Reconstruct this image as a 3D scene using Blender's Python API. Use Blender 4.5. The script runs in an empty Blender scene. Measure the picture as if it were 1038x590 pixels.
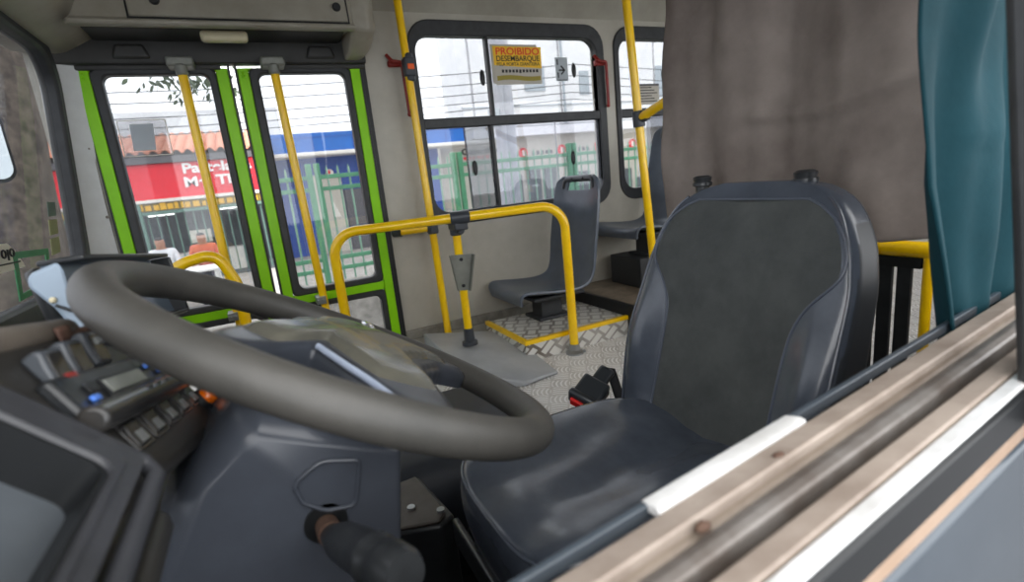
import bpy, bmesh, math, random
from mathutils import Vector as V, Matrix, noise
R = math.radians
PI = math.pi
random.seed(7)
scn = bpy.context.scene
col = scn.collection

# ------------------------------------------------------------------ materials
def _nt(name):
    m = bpy.data.materials.new(name); m.use_nodes = True
    nt = m.node_tree
    return m, nt, nt.nodes['Principled BSDF']
def rgb(r, g, b):
    f = lambda c: (c/255/12.92) if c/255 <= .04045 else ((c/255+.055)/1.055)**2.4
    return (f(r), f(g), f(b), 1)
def mat(name, c, rough=.5, metal=0, c2=None, nscale=12, lo=.35, hi=.65, bump=0, bscale=120, spec=.5, coat=0, detail=6, rvar=0):
    """principled material with optional noise-mixed wear colour and fine bump"""
    m, nt, b = _nt(name)
    L = nt.links.new
    b.inputs['Base Color'].default_value = rgb(*c)
    b.inputs['Roughness'].default_value = rough
    b.inputs['Metallic'].default_value = metal
    b.inputs['Specular IOR Level'].default_value = spec
    b.inputs['Coat Weight'].default_value = coat
    tc = nt.nodes.new('ShaderNodeTexCoord')
    if c2:
        n = nt.nodes.new('ShaderNodeTexNoise'); n.inputs['Scale'].default_value = nscale; n.inputs['Detail'].default_value = detail
        n.inputs['Roughness'].default_value = .65
        L(tc.outputs['Object'], n.inputs['Vector'])
        r = nt.nodes.new('ShaderNodeValToRGB')
        r.color_ramp.elements[0].position = lo; r.color_ramp.elements[1].position = hi
        r.color_ramp.elements[0].color = rgb(*c); r.color_ramp.elements[1].color = rgb(*c2)
        L(n.outputs['Fac'], r.inputs['Fac']); L(r.outputs['Color'], b.inputs['Base Color'])
        if rvar:
            mr = nt.nodes.new('ShaderNodeMapRange'); mr.inputs['To Min'].default_value = rough-rvar; mr.inputs['To Max'].default_value = rough+rvar
            L(n.outputs['Fac'], mr.inputs['Value']); L(mr.outputs['Result'], b.inputs['Roughness'])
    if bump:
        n2 = nt.nodes.new('ShaderNodeTexNoise'); n2.inputs['Scale'].default_value = bscale; n2.inputs['Detail'].default_value = 4
        L(tc.outputs['Object'], n2.inputs['Vector'])
        bp = nt.nodes.new('ShaderNodeBump'); bp.inputs['Strength'].default_value = bump; bp.inputs['Distance'].default_value = .004
        L(n2.outputs['Fac'], bp.inputs['Height']); L(bp.outputs['Normal'], b.inputs['Normal'])
    return m
def mth(nt, op, a, b=None, c=None):
    n = nt.nodes.new('ShaderNodeMath'); n.operation = op
    for i, v in enumerate((a, b, c)):
        if v is None: continue
        if isinstance(v, (int, float)): n.inputs[i].default_value = v
        else: nt.links.new(v, n.inputs[i])
    return n.outputs[0]
def glass(name, tint=(.8, .8, .82), gloss=.07, haze=.0, hazecol=(200, 205, 210), hscale=3, lo=.45, hi=.75):
    m = bpy.data.materials.new(name); m.use_nodes = True
    nt = m.node_tree; nt.nodes.clear(); L = nt.links.new
    out = nt.nodes.new('ShaderNodeOutputMaterial')
    tr = nt.nodes.new('ShaderNodeBsdfTransparent'); tr.inputs['Color'].default_value = (*tint, 1)
    gl = nt.nodes.new('ShaderNodeBsdfGlossy'); gl.inputs['Roughness'].default_value = .02
    mx = nt.nodes.new('ShaderNodeMixShader'); mx.inputs[0].default_value = gloss
    L(tr.outputs[0], mx.inputs[1]); L(gl.outputs[0], mx.inputs[2])
    last = mx
    if haze:
        df = nt.nodes.new('ShaderNodeBsdfTranslucent'); df.inputs['Color'].default_value = rgb(*hazecol)
        tc = nt.nodes.new('ShaderNodeTexCoord'); n = nt.nodes.new('ShaderNodeTexNoise')
        n.inputs['Scale'].default_value = hscale; n.inputs['Detail'].default_value = 8
        L(tc.outputs['Object'], n.inputs['Vector'])
        mr = nt.nodes.new('ShaderNodeMapRange')
        mr.inputs['From Min'].default_value = lo; mr.inputs['From Max'].default_value = hi
        mr.inputs['To Min'].default_value = haze*.35; mr.inputs['To Max'].default_value = haze
        L(n.outputs['Fac'], mr.inputs['Value'])
        m2 = nt.nodes.new('ShaderNodeMixShader')
        L(mr.outputs['Result'], m2.inputs[0]); L(mx.outputs[0], m2.inputs[1]); L(df.outputs[0], m2.inputs[2])
        last = m2
    L(last.outputs[0], out.inputs['Surface'])
    return m
def emit(name, c, s):
    m = bpy.data.materials.new(name); m.use_nodes = True
    b = m.node_tree.nodes['Principled BSDF']
    b.inputs['Base Color'].default_value = rgb(*c)
    b.inputs['Emission Color'].default_value = rgb(*c); b.inputs['Emission Strength'].default_value = s
    return m
def checker_plate(name, cell, metal_c, dirt_c, nbar, half_len, duty, wob=.0):
    """aluminium tread plate: groups of raised bars, direction alternating from cell to cell"""
    m, nt, b = _nt(name); L = nt.links.new
    tc = nt.nodes.new('ShaderNodeTexCoord')
    mp = nt.nodes.new('ShaderNodeMapping'); mp.inputs['Rotation'].default_value = (0, 0, R(33)); mp.inputs['Scale'].default_value = (1/cell,)*3
    L(tc.outputs['Object'], mp.inputs['Vector'])
    sp = nt.nodes.new('ShaderNodeSeparateXYZ'); L(mp.outputs[0], sp.inputs[0])
    X, Y = mth(nt, 'ADD', sp.outputs[0], mth(nt, 'MULTIPLY', sp.outputs[2], .7)), mth(nt, 'ADD', sp.outputs[1], sp.outputs[2])
    par = mth(nt, 'MODULO', mth(nt, 'ADD', mth(nt, 'FLOOR', X), mth(nt, 'FLOOR', Y)), 2.0)
    par = mth(nt, 'ABSOLUTE', par)
    fx = mth(nt, 'SUBTRACT', mth(nt, 'FRACT', X), .5); fy = mth(nt, 'SUBTRACT', mth(nt, 'FRACT', Y), .5)
    inv = mth(nt, 'SUBTRACT', 1.0, par)
    a = mth(nt, 'ADD', mth(nt, 'MULTIPLY', fx, par), mth(nt, 'MULTIPLY', fy, inv))
    c = mth(nt, 'ADD', mth(nt, 'MULTIPLY', fy, par), mth(nt, 'MULTIPLY', fx, inv))
    c2 = mth(nt, 'ADD', c, mth(nt, 'MULTIPLY', mth(nt, 'MULTIPLY', a, a), wob))
    st = mth(nt, 'COSINE', mth(nt, 'MULTIPLY', c2, 2*PI*nbar))
    ln = mth(nt, 'SUBTRACT', 1.0, mth(nt, 'MULTIPLY', mth(nt, 'ABSOLUTE', a), 1/half_len))
    h = mth(nt, 'MINIMUM', mth(nt, 'SUBTRACT', st, duty), mth(nt, 'MULTIPLY', ln, 2.0))
    mr = nt.nodes.new('ShaderNodeMapRange'); mr.inputs['From Min'].default_value = -.15; mr.inputs['From Max'].default_value = .25
    mr.interpolation_type = 'SMOOTHSTEP'; L(h, mr.inputs['Value'])
    n = nt.nodes.new('ShaderNodeTexNoise'); n.inputs['Scale'].default_value = 5; n.inputs['Detail'].default_value = 7
    L(tc.outputs['Object'], n.inputs['Vector'])
    dirt = mth(nt, 'MULTIPLY', mth(nt, 'SUBTRACT', 1.0, mr.outputs[0]), mth(nt, 'MULTIPLY', n.outputs['Fac'], 1.25))
    mx = nt.nodes.new('ShaderNodeMixRGB'); mx.inputs[1].default_value = rgb(*metal_c); mx.inputs[2].default_value = rgb(*dirt_c)
    L(dirt, mx.inputs[0]); L(mx.outputs[0], b.inputs['Base Color'])
    b.inputs['Metallic'].default_value = 0; b.inputs['Roughness'].default_value = .38
    bp = nt.nodes.new('ShaderNodeBump'); bp.inputs['Strength'].default_value = .9; bp.inputs['Distance'].default_value = .004
    L(mr.outputs[0], bp.inputs['Height']); L(bp.outputs[0], b.inputs['Normal'])
    return m

M = dict(
 wall=mat('wall_laminate', (186, 182, 170), .42, c2=(160, 155, 142), nscale=3, lo=.3, hi=.75, bump=.05, bscale=400),
 ceil=mat('ceiling_laminate', (168, 165, 152), .5, c2=(150, 146, 134), nscale=4),
 skirt=mat('skirting', (150, 147, 138), .4, c2=(110, 105, 95), nscale=10),
 over=mat('overhead_plastic', (160, 155, 142), .45, c2=(142, 136, 122), nscale=5, bump=.06, bscale=300),
 overdark=mat('overhead_dark', (54, 54, 52), .5, c2=(44, 44, 42), nscale=8),
 cream=mat('cream_lens', (212, 202, 170), .3),
 pillar=mat('pillar_plastic', (214, 217, 218), .4, c2=(198, 200, 200), nscale=6),
 green=mat('lime_paint', (146, 222, 0), .4, c2=(134, 208, 0), nscale=5, spec=.35),
 yellow=mat('yellow_paint', (255, 208, 6), .28, c2=(246, 190, 4), nscale=14, lo=.4, hi=.8, coat=.4),
 rubber=mat('black_rubber', (38, 40, 42), .5, c2=(50, 52, 54), nscale=18),
 rubdark=mat('dark_trim', (22, 24, 26), .45),
 blackpl=mat('black_plastic', (34, 36, 38), .3, c2=(46, 48, 50), nscale=20, bump=.05),
 clamp=mat('clamp_plastic', (58, 62, 68), .42),
 steel=mat('steel', (165, 168, 170), .3, .8),
 chrome=mat('bright_metal', (215, 217, 220), .18, .9),
 greymetal=mat('grey_bracket', (138, 140, 132), .4, .3, c2=(120, 121, 114), nscale=15),
 seatpl=mat('seat_plastic', (94, 102, 114), .28, c2=(82, 90, 100), nscale=9, bump=.05, bscale=500),
 ped=mat('pedestal_steel', (48, 50, 52), .5),
 floor=checker_plate('tread_plate', .070, (248, 247, 245), (170, 164, 156), 4, .42, .30, .7),
 plat=checker_plate('lozenge_plate', .060, (216, 214, 208), (84, 70, 56), 1, .56, -.35, 0),
 brown=mat('worn_floor', (142, 128, 110), .5, c2=(100, 88, 74), nscale=9),
 matt=mat('rubber_mat', (176, 179, 181), .42, c2=(158, 161, 164), nscale=5, bump=.08, bscale=300),
 plate=mat('console_plate', (86, 80, 74), .5, c2=(66, 60, 54), nscale=14),
 glintgrey=mat('painted_edge_glint', (150, 160, 178), .25),  # bluish-white reflection of the hub's side face, put into the colour
 lip=mat('dash_lip', (100, 92, 83), .45, c2=(74, 68, 61), nscale=12),
 engvinyl=mat('engine_cover_vinyl', (44, 49, 57), .55, c2=(36, 40, 46), nscale=8, bump=.1, bscale=200),
 dark=mat('dark_floor', (30, 30, 32), .7, c2=(40, 38, 36), nscale=10),
 vinyl=mat('seat_vinyl', (77, 83, 93), .25, c2=(62, 68, 78), nscale=7, bump=.12, bscale=45, rvar=.05, spec=.7),
 fabric=mat('seat_fabric', (82, 85, 84), .8, c2=(66, 69, 69), nscale=9, bump=.5, bscale=700, spec=.2),
 seam=mat('seam_thread', (78, 84, 96), .4),
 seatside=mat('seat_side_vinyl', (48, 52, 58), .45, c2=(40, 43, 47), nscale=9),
 wheel=mat('wheel_rubber', (72, 70, 66), .5, c2=(56, 55, 52), nscale=9, lo=.35, hi=.7, bump=.08, bscale=400, rvar=.08),
 hub=mat('hub_plastic', (92, 90, 80), .26, c2=(64, 66, 66), nscale=7, lo=.35, hi=.65, rvar=.08, coat=.2),
 hubdark=mat('hub_edge_plastic', (56, 60, 68), .3, c2=(46, 49, 54), nscale=9),
 cowl=mat('cowl_plastic', (74, 79, 88), .25, c2=(66, 70, 78), nscale=6, bump=.04, bscale=600),
 dash=mat('dash_plastic', (36, 35, 34), .42, c2=(46, 44, 40), nscale=9, bump=.12, bscale=500),
 dashgrey=mat('dash_grey_plastic', (60, 61, 65), .38, c2=(49, 50, 53), nscale=9, bump=.12, bscale=500),
 switch=mat('switch_plastic', (40, 40, 40), .22, c2=(52, 50, 48), nscale=30),
 swgrey=mat('switch_grey', (66, 70, 75), .3),
 swlabel=mat('switch_label', (120, 122, 120), .4),
 red=mat('red_plastic', (200, 30, 28), .35),
 hammer=mat('red_handle_plastic', (150, 34, 26), .4, c2=(120, 26, 22), nscale=20),
 amber=mat('amber_lens', (232, 110, 12), .12, coat=.8),
 bluebtn=mat('blue_button', (70, 120, 210), .3),
 display=mat('radio_display', (150, 152, 146), .25),
 monitor=mat('monitor_shell', (146, 162, 178), .4),
 screen=mat('grey_screen', (92, 104, 116), .15),
 glossgrey=mat('cover_glass', (92, 98, 104), .12, c2=(80, 84, 88), nscale=4),
 curtain=mat('grey_curtain', (150, 140, 133), .85, c2=(108, 98, 92), nscale=3.5, lo=.3, hi=.7, bump=.25, bscale=40, spec=.15),
 teal=mat('teal_curtain', (18, 60, 69), .8, c2=(14, 51, 59), nscale=6, bump=.2, bscale=60, spec=.2),
 sill=mat('sill_paint', (150, 136, 122), .5, c2=(112, 98, 86), nscale=9, lo=.35, hi=.7, bump=.1, bscale=90),
 silltan=mat('sill_tan', (164, 151, 140), .6, c2=(126, 112, 101), nscale=11, lo=.4, hi=.7),
 sillsteel=mat('sill_channel', (128, 124, 120), .4, .3, c2=(92, 84, 78), nscale=14),
 alu=mat('sill_aluminium', (240, 240, 240), .35, .2, c2=(206, 205, 202), nscale=14),
 rust=mat('rust', (92, 70, 56), .8, c2=(72, 48, 38), nscale=40),
 body=mat('body_paint', (66, 74, 82), .3, 0, c2=(56, 64, 72), nscale=5, coat=.2),
 bodystripe=mat('body_stripe', (166, 144, 126), .4, c2=(146, 120, 98), nscale=8),
 orange=mat('orange_button', (240, 96, 30), .35),
 buckle=mat('buckle_plastic', (42, 46, 50), .35),
 web=mat('webbing', (30, 31, 33), .8),
 bark=mat('bark', (120, 108, 96), .9, c2=(72, 64, 58), nscale=14, lo=.35, hi=.65, bump=1, bscale=26),
 leaf=mat('leaf', (92, 106, 80), .6, c2=(66, 78, 60), nscale=10),
 asphalt=mat('asphalt', (120, 120, 122), .85, c2=(96, 96, 98), nscale=20),
 pave=mat('pavement_stone', (176, 172, 166), .85, c2=(140, 136, 130), nscale=9),
 fence=mat('fence_paint', (92, 160, 122), .45, c2=(78, 144, 108), nscale=6),
 picket=mat('picket_paint', (140, 178, 156), .5, c2=(110, 156, 130), nscale=6),
 signred=mat('sign_red', (232, 26, 48), .45, c2=(220, 24, 44), nscale=3),
 white=mat('white_paint', (240, 240, 238), .5),
 whitewall=mat('white_wall', (236, 236, 236), .7, c2=(222, 222, 224), nscale=2),
 gutter=mat('gutter_grey', (88, 86, 90), .5),
 tile=mat('roof_tile', (216, 150, 120), .7, c2=(190, 120, 92), nscale=12),
 shopdark=mat('shop_interior', (96, 102, 104), .7, c2=(70, 76, 78), nscale=2),
 shopgrn=mat('shop_green', (96, 128, 116), .5),
 gold=mat('gold_letters', (222, 172, 30), .5),
 goldband=mat('gold_band', (120, 104, 44), .6),
 bluewall=mat('blue_wall', (22, 104, 190), .55, c2=(20, 94, 174), nscale=2),
 bluedark=mat('blue_shutter', (34, 70, 150), .55),
 band=mat('white_band', (226, 222, 214), .6),
 beige=mat('beige_wall', (196, 190, 178), .7, c2=(184, 178, 166), nscale=2),
 pole=mat('pole_concrete', (184, 184, 190), .7, c2=(160, 162, 172), nscale=4),
 wire=mat('cable', (40, 40, 44), .6),
 signyellow=mat('sticker_yellow', (240, 190, 30), .5),
 signgrey=mat('sticker_grey', (186, 180, 168), .5),
 signolive=mat('sticker_olive', (150, 136, 40), .5),
 signtxtred=mat('sticker_red_ink', (226, 52, 22), .5),
 ink=mat('black_ink', (28, 28, 28), .6),
 sheet=mat('notice_sheet', (176, 184, 190), .6, c2=(164, 172, 178), nscale=4),
 paper=mat('paper', (214, 210, 196), .7),
 labelgreen=mat('label_green', (40, 120, 72), .5),
 labelolive=mat('label_olive', (128, 128, 84), .5),
 labeldark=mat('label_dark', (72, 88, 80), .5),
 mirror=mat('mirror_face', (205, 212, 212), .08, .9),
 skin=mat('skin', (176, 128, 104), .6), shirt=mat('white_shirt', (220, 222, 226), .7),
 oshirt=mat('orange_shirt', (206, 104, 74), .7), pants=mat('dark_trousers', (44, 48, 58), .7), hair=mat('dark_hair', (30, 26, 24), .6),
 lamp=emit('lamp_tube', (255, 255, 250), 3.0),
 g_door=glass('door_glass', (.66, .67, .68), .04, .05, (205, 212, 222), 2.2),
 g_win=glass('window_glass', (.66, .67, .68), .04),
 g_win2=glass('window_glass_dusty', (.60, .61, .64), .04, .10, (205, 210, 222), 2.5),
 g_shield=glass('windshield_glass', (.60, .61, .63), .04, .08, (120, 120, 116), 3),
 g_sleeve=glass('clear_sleeve', (.82, .82, .83), .06, .18, (215, 215, 215), 3),
)

# ------------------------------------------------------------------ mesh builder
class MB:
    def __init__(s): s.v = []; s.f = []; s.mi = []
    def add(s, vs, fs, mi=0):
        n = len(s.v); s.v += [V(p) for p in vs]; s.f += [tuple(i+n for i in f) for f in fs]; s.mi += [mi]*len(fs)
        return s
    def box(s, c, d, rot=None, mi=0):
        c = V(c); h = V(d)*.5; vs = []
        for sx in (-1, 1):
            for sy in (-1, 1):
                for sz in (-1, 1):
                    p = V((sx*h.x, sy*h.y, sz*h.z))
                    vs.append(c + (rot @ p if rot else p))
        return s.add(vs, [(0,1,3,2),(4,6,7,5),(0,4,5,1),(2,3,7,6),(0,2,6,4),(1,5,7,3)], mi)
    def bb(s, x0, x1, y0, y1, z0, z1, mi=0):
        return s.box(((x0+x1)/2, (y0+y1)/2, (z0+z1)/2), (abs(x1-x0), abs(y1-y0), abs(z1-z0)), None, mi)
    def prism(s, pts, vec, mi=0):
        n = len(pts); vec = V(vec); a = [V(p) for p in pts]
        vs = a + [p+vec for p in a]
        fs = [tuple(range(n))[::-1], tuple(range(n, 2*n))] + [(i, (i+1) % n, n+(i+1) % n, n+i) for i in range(n)]
        return s.add(vs, fs, mi)
    def loft(s, loops, closed=True, cap=True, mi=0):
        n = len(loops[0]); vs = [p for l in loops for p in l]; fs = []
        for k in range(len(loops)-1):
            for i in range(n if closed else n-1):
                j = (i+1) % n
                fs.append((k*n+i, k*n+j, (k+1)*n+j, (k+1)*n+i))
        if cap:
            fs.append(tuple(range(n))[::-1]); fs.append(tuple(range((len(loops)-1)*n, len(loops)*n)))
        return s.add(vs, fs, mi)
    def tube(s, pts, r, n=16, closed=False, cap=True, mi=0):
        pts = [V(p) for p in pts]; N = len(pts)
        rs = r if isinstance(r, (list, tuple)) else [r]*N
        tang = []
        for i in range(N):
            a = pts[(i-1) % N] if (closed or i > 0) else pts[0]
            b = pts[(i+1) % N] if (closed or i < N-1) else pts[-1]
            tang.append((b-a).normalized())
        t0 = tang[0]; up = V((0, 0, 1)) if abs(t0.z) < .9 else V((1, 0, 0))
        nrm = (up - t0*up.dot(t0)).normalized(); loops = []
        for i in range(N):
            t = tang[i]; nrm = (nrm - t*nrm.dot(t)).normalized(); bn = t.cross(nrm)
            loops.append([pts[i] + (nrm*math.cos(2*PI*k/n) + bn*math.sin(2*PI*k/n))*rs[i] for k in range(n)])
        if closed: return s.loft(loops+[loops[0]], True, False, mi)
        return s.loft(loops, True, cap, mi)
    def grid(s, fn, nu, nv, cu=False, cv=False, mi=0):
        vs = [V(fn(i/(nu if cu else nu-1), j/(nv if cv else nv-1))) for j in range(nv) for i in range(nu)]
        fs = []
        for j in range(nv if cv else nv-1):
            for i in range(nu if cu else nu-1):
                a, b = i, (i+1) % nu; c, d = j, (j+1) % nv
                fs.append((c*nu+a, c*nu+b, d*nu+b, d*nu+a))
        return s.add(vs, fs, mi)
    def ball(s, c, r, n=16, m=10, mi=0, basis=None):
        c = V(c); r = V(r) if not isinstance(r, (int, float)) else V((r, r, r))
        def P(u, w):
            a = 2*PI*u; b = PI*(w-.5)*.999
            p = V((r.x*math.cos(b)*math.cos(a), r.y*math.cos(b)*math.sin(a), r.z*math.sin(b)))
            return c + (basis @ p if basis else p)
        return s.grid(P, n, m, cu=True, mi=mi)

def obj(name, mb, m, parent=None, bevel=0, seg=2, smooth=40, label=None, solid=0, sub=0):
    me = bpy.data.meshes.new(name)
    me.from_pydata([tuple(p) for p in mb.v], [], mb.f)
    bm = bmesh.new(); bm.from_mesh(me)
    bmesh.ops.remove_doubles(bm, verts=bm.verts, dist=1e-6)
    bmesh.ops.recalc_face_normals(bm, faces=bm.faces); bm.to_mesh(me); bm.free()
    ms = m if isinstance(m, (list, tuple)) else [m]
    for x in ms: me.materials.append(x)
    if len(ms) > 1 and len(me.polygons) == len(mb.mi):
        for p, i in zip(me.polygons, mb.mi): p.material_index = i
    if smooth:
        for p in me.polygons: p.use_smooth = True
        me.set_sharp_from_angle(angle=R(smooth))
    o = bpy.data.objects.new(name, me); col.objects.link(o)
    if parent is not None:
        o.parent = parent; o.matrix_parent_inverse = wm(parent).inverted()
    if bevel:
        b = o.modifiers.new('bevel', 'BEVEL'); b.width = bevel; b.segments = seg; b.limit_method = 'ANGLE'; b.angle_limit = R(35)
    if solid:
        b = o.modifiers.new('solid', 'SOLIDIFY'); b.thickness = solid; b.offset = 0
    if sub:
        b = o.modifiers.new('sub', 'SUBSURF'); b.levels = sub; b.render_levels = sub
    if label: o['label'] = label
    return o
def wm(o):
    w = Matrix.LocRotScale(o.location, o.rotation_euler, o.scale)
    return (wm(o.parent) @ o.matrix_parent_inverse @ w) if o.parent else w
def tag(o, label, cat, group=None):
    o['label'] = label; o['category'] = cat
    if group: o['group'] = group
    return o
def thing(name, label, cat, loc=(0, 0, 0), group=None):
    o = bpy.data.objects.new(name, None); o.empty_display_size = .1; col.objects.link(o); o.location = loc
    return tag(o, label, cat, group)
def struct(name, mb, m, parent=None, **k):
    o = obj(name, mb, m, parent, **k)
    if parent is None: o['kind'] = 'structure'
    return o
def kids(o): return [c for c in list(bpy.data.objects) if c.parent is o]
def dup(o, parent=None):
    c = o.copy(); col.objects.link(c)
    if parent is not None:
        mpi = o.matrix_parent_inverse.copy(); c.parent = parent; c.matrix_parent_inverse = mpi
    for ch in kids(o): dup(ch, c)
    return c
def fillet(pts, r, n=8):
    pts = [V(p) for p in pts]; out = [pts[0]]
    for i in range(1, len(pts)-1):
        a, b, c = pts[i-1], pts[i], pts[i+1]
        rr = r[i-1] if isinstance(r, (list, tuple)) else r
        d1 = (a-b).normalized(); d2 = (c-b).normalized(); half = d1.angle(d2)/2
        t = min(rr/math.tan(half), (a-b).length*.49, (c-b).length*.49); rr = t*math.tan(half)
        cen = b + (d1+d2).normalized()*(rr/math.sin(half))
        p1 = b+d1*t; p2 = b+d2*t
        for k in range(n+1):
            f = k/n; v1 = p1-cen; v2 = p2-cen; ang = v1.angle(v2)
            out.append(cen + (v1*math.sin((1-f)*ang)+v2*math.sin(f*ang))/math.sin(ang))
    out.append(pts[-1]); return out
def rrect(x0, x1, y0, y1, r, n=6):
    out = []
    for cx, cy, a0 in ((x1-r, y1-r, 0), (x0+r, y1-r, 90), (x0+r, y0+r, 180), (x1-r, y0+r, 270)):
        for k in range(n+1):
            a = R(a0+90*k/n); out.append((cx+r*math.cos(a), cy+r*math.sin(a)))
    return out
def ring(mb, outer, inner, f, d, mi=0):
    """frame between two equal-length 2-D loops; f maps (a, b, depth) to 3-D"""
    loops = [[f(a, b, 0) for a, b in outer], [f(a, b, d) for a, b in outer], [f(a, b, d) for a, b in inner], [f(a, b, 0) for a, b in inner]]
    return mb.loft(loops+[loops[0]], True, False, mi)
def text_mesh(name, body, size, loc, right, up, m, parent, depth=.001, width=None, align='LEFT', bold=0):
    cu = bpy.data.curves.new(name, 'FONT'); cu.body = body; cu.size = size; cu.extrude = depth; cu.align_x = align; cu.offset = bold*size
    t = bpy.data.objects.new(name, cu); col.objects.link(t)
    bpy.context.view_layer.update()
    dg = bpy.context.evaluated_depsgraph_get()
    me = bpy.data.meshes.new_from_object(t.evaluated_get(dg))
    bpy.data.objects.remove(t); bpy.data.curves.remove(cu)
    right = V(right).normalized(); up = V(up).normalized(); nz = right.cross(up)
    xs = [v.co.x for v in me.vertices]; w0 = (max(xs)-min(xs)) if xs else 1
    sx = (width/w0) if width else 1
    B = Matrix((right*sx, up, nz)).transposed().to_4x4(); B.translation = V(loc)
    me.transform(B); me.materials.clear(); me.materials.append(m)
    o = bpy.data.objects.new(name, me); col.objects.link(o)
    if parent is not None:
        o.parent = parent; o.matrix_parent_inverse = wm(parent).inverted()
    return o

WX = 2.45            # inner face of the door-side wall
GZ = -.95            # street level
# ------------------------------------------------------------------ camera
H = .80
cam = bpy.data.cameras.new('camera'); camo = bpy.data.objects.new('camera', cam); col.objects.link(camo)
rt = V((-.44278903, -.89086733, -.10145574)); dn = V((-.15340722, .18675631, -.97035473)); fw = V((.88340483, -.41409838, -.21935913))
mw = Matrix((rt, -dn, -fw)).transposed().to_4x4(); mw.translation = (0, 0, H)
camo.matrix_world = mw
cam.sensor_width = 36; cam.lens = 18.072; cam.clip_start = .02; cam.clip_end = 300
cam.dof.use_dof = True; cam.dof.focus_distance = 1.25; cam.dof.aperture_fstop = 4.2
scn.camera = camo

# ------------------------------------------------------------------ light
w = bpy.data.worlds.new('overcast'); scn.world = w; w.use_nodes = True
nt = w.node_tree; bg = nt.nodes['Background']
tcw = nt.nodes.new('ShaderNodeTexCoord'); sepw = nt.nodes.new('ShaderNodeSeparateXYZ'); rmp = nt.nodes.new('ShaderNodeValToRGB')
nt.links.new(tcw.outputs['Generated'], sepw.inputs[0]); nt.links.new(sepw.outputs[2], rmp.inputs[0])
rmp.color_ramp.elements[0].position = 0; rmp.color_ramp.elements[0].color = (.90, .93, .97, 1)
rmp.color_ramp.elements[1].position = .6; rmp.color_ramp.elements[1].color = (1, 1, 1, 1)
nt.links.new(rmp.outputs[0], bg.inputs[0]); bg.inputs[1].default_value = 2.6
scn.view_settings.view_transform = 'Standard'; scn.view_settings.look = 'None'
scn.view_settings.exposure = .66; scn.view_settings.gamma = 1; scn.view_settings.use_curve_mapping = False
scn.cycles.max_bounces = 8; scn.cycles.transparent_max_bounces = 16; scn.cycles.use_denoising = True
scn.cycles.sample_clamp_indirect = 8

# ------------------------------------------------------------------ bus shell
YF, YR = .62, -6.0
mb = MB()                                        # door-side wall with openings
def wallx(y0, y1, z0, z1): mb.bb(WX, WX+.05, y0, y1, z0, z1)
wallx(-.545, -.785, -.6, 1.62)
wallx(-.785, -1.79, -.6, .64); wallx(-.785, -1.79, 1.475, 1.62); wallx(-1.79, -1.94, -.6, 1.62)
wallx(-1.94, -2.945, -.6, .64); wallx(-1.94, -2.945, 1.475, 1.62); wallx(-2.945, -3.095, -.6, 1.62)
wallx(-3.095, -4.1, -.6, .64); wallx(-3.095, -4.1, 1.475, 1.62); wallx(-4.1, YR, -.6, 1.62)
wallx(.50, .62, -.6, 1.62); wallx(.50, -.545, 1.345, 1.62)
struct('wall_right', mb, M['wall'])
mb = MB(); mb.bb(-.0, WX, YR-.06, YR, -.6, 1.85); struct('wall_rear', mb, M['wall'])
# ceiling with cove, along the bus
prof = [(2.50, 1.56), (2.45, 1.56), (2.37, 1.68), (2.2, 1.78), (1.9, 1.84), (.7, 1.84), (.4, 1.78), (.26, 1.66), (.2, 1.56), (.13, 1.56), (.13, 1.95), (2.5, 1.95)]
mb = MB(); mb.prism([(x, YF, z) for x, z in prof], (0, YR-YF, 0)); struct('ceiling', mb, M['ceil'], smooth=50)
# floors
mb = MB(); mb.bb(.2, WX, -.555, YR, -.06, 0); mb.bb(1.62, 1.95, -.555, -.40, -.06, 0)
struct('floor', mb, M['floor'])
mb = MB(); mb.bb(.2, 1.62, -.553, YF, -.21, -.15); struct('floor_driver', mb, M['dark'])
mb = MB(); mb.bb(1.62, WX, -.40, .5, -.40, -.30); mb.bb(1.95, WX, -.56, .5, -.62, -.55); mb.bb(1.60, 1.62, -.55, .5, -.55, -.15); mb.bb(1.62, 1.95, -.42, -.40, -.55, -.06)
struct('stairwell_step', mb, M['dark'])
# skirting strip on the wall
mb = MB(); mb.bb(WX-.02, WX, -.545, -1.6, .055, .105); struct('baseboard_right', mb, M['skirt'], bevel=.006)
# raised seat platform
mb = MB(); mb.bb(1.90, WX-.12, -.93, -1.48, 0, .09); struct('platform', mb, M['plat'])
mb = MB()
mb.bb(1.893, WX-.12, -.925, -.945, .078, .096); mb.bb(1.893, 1.913, -.945, -1.48, .078, .096)
struct('trim_platform', mb, M['yellow'])
mb = MB(); mb.bb(1.80, WX, -1.50, -3.2, 0, .145); struct('platform_upper', mb, M['brown'])
mb = MB(); mb.bb(1.785, WX, -1.48, -1.50, .0, .148); struct('trim_upper_platform', mb, M['rubdark'])

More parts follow.
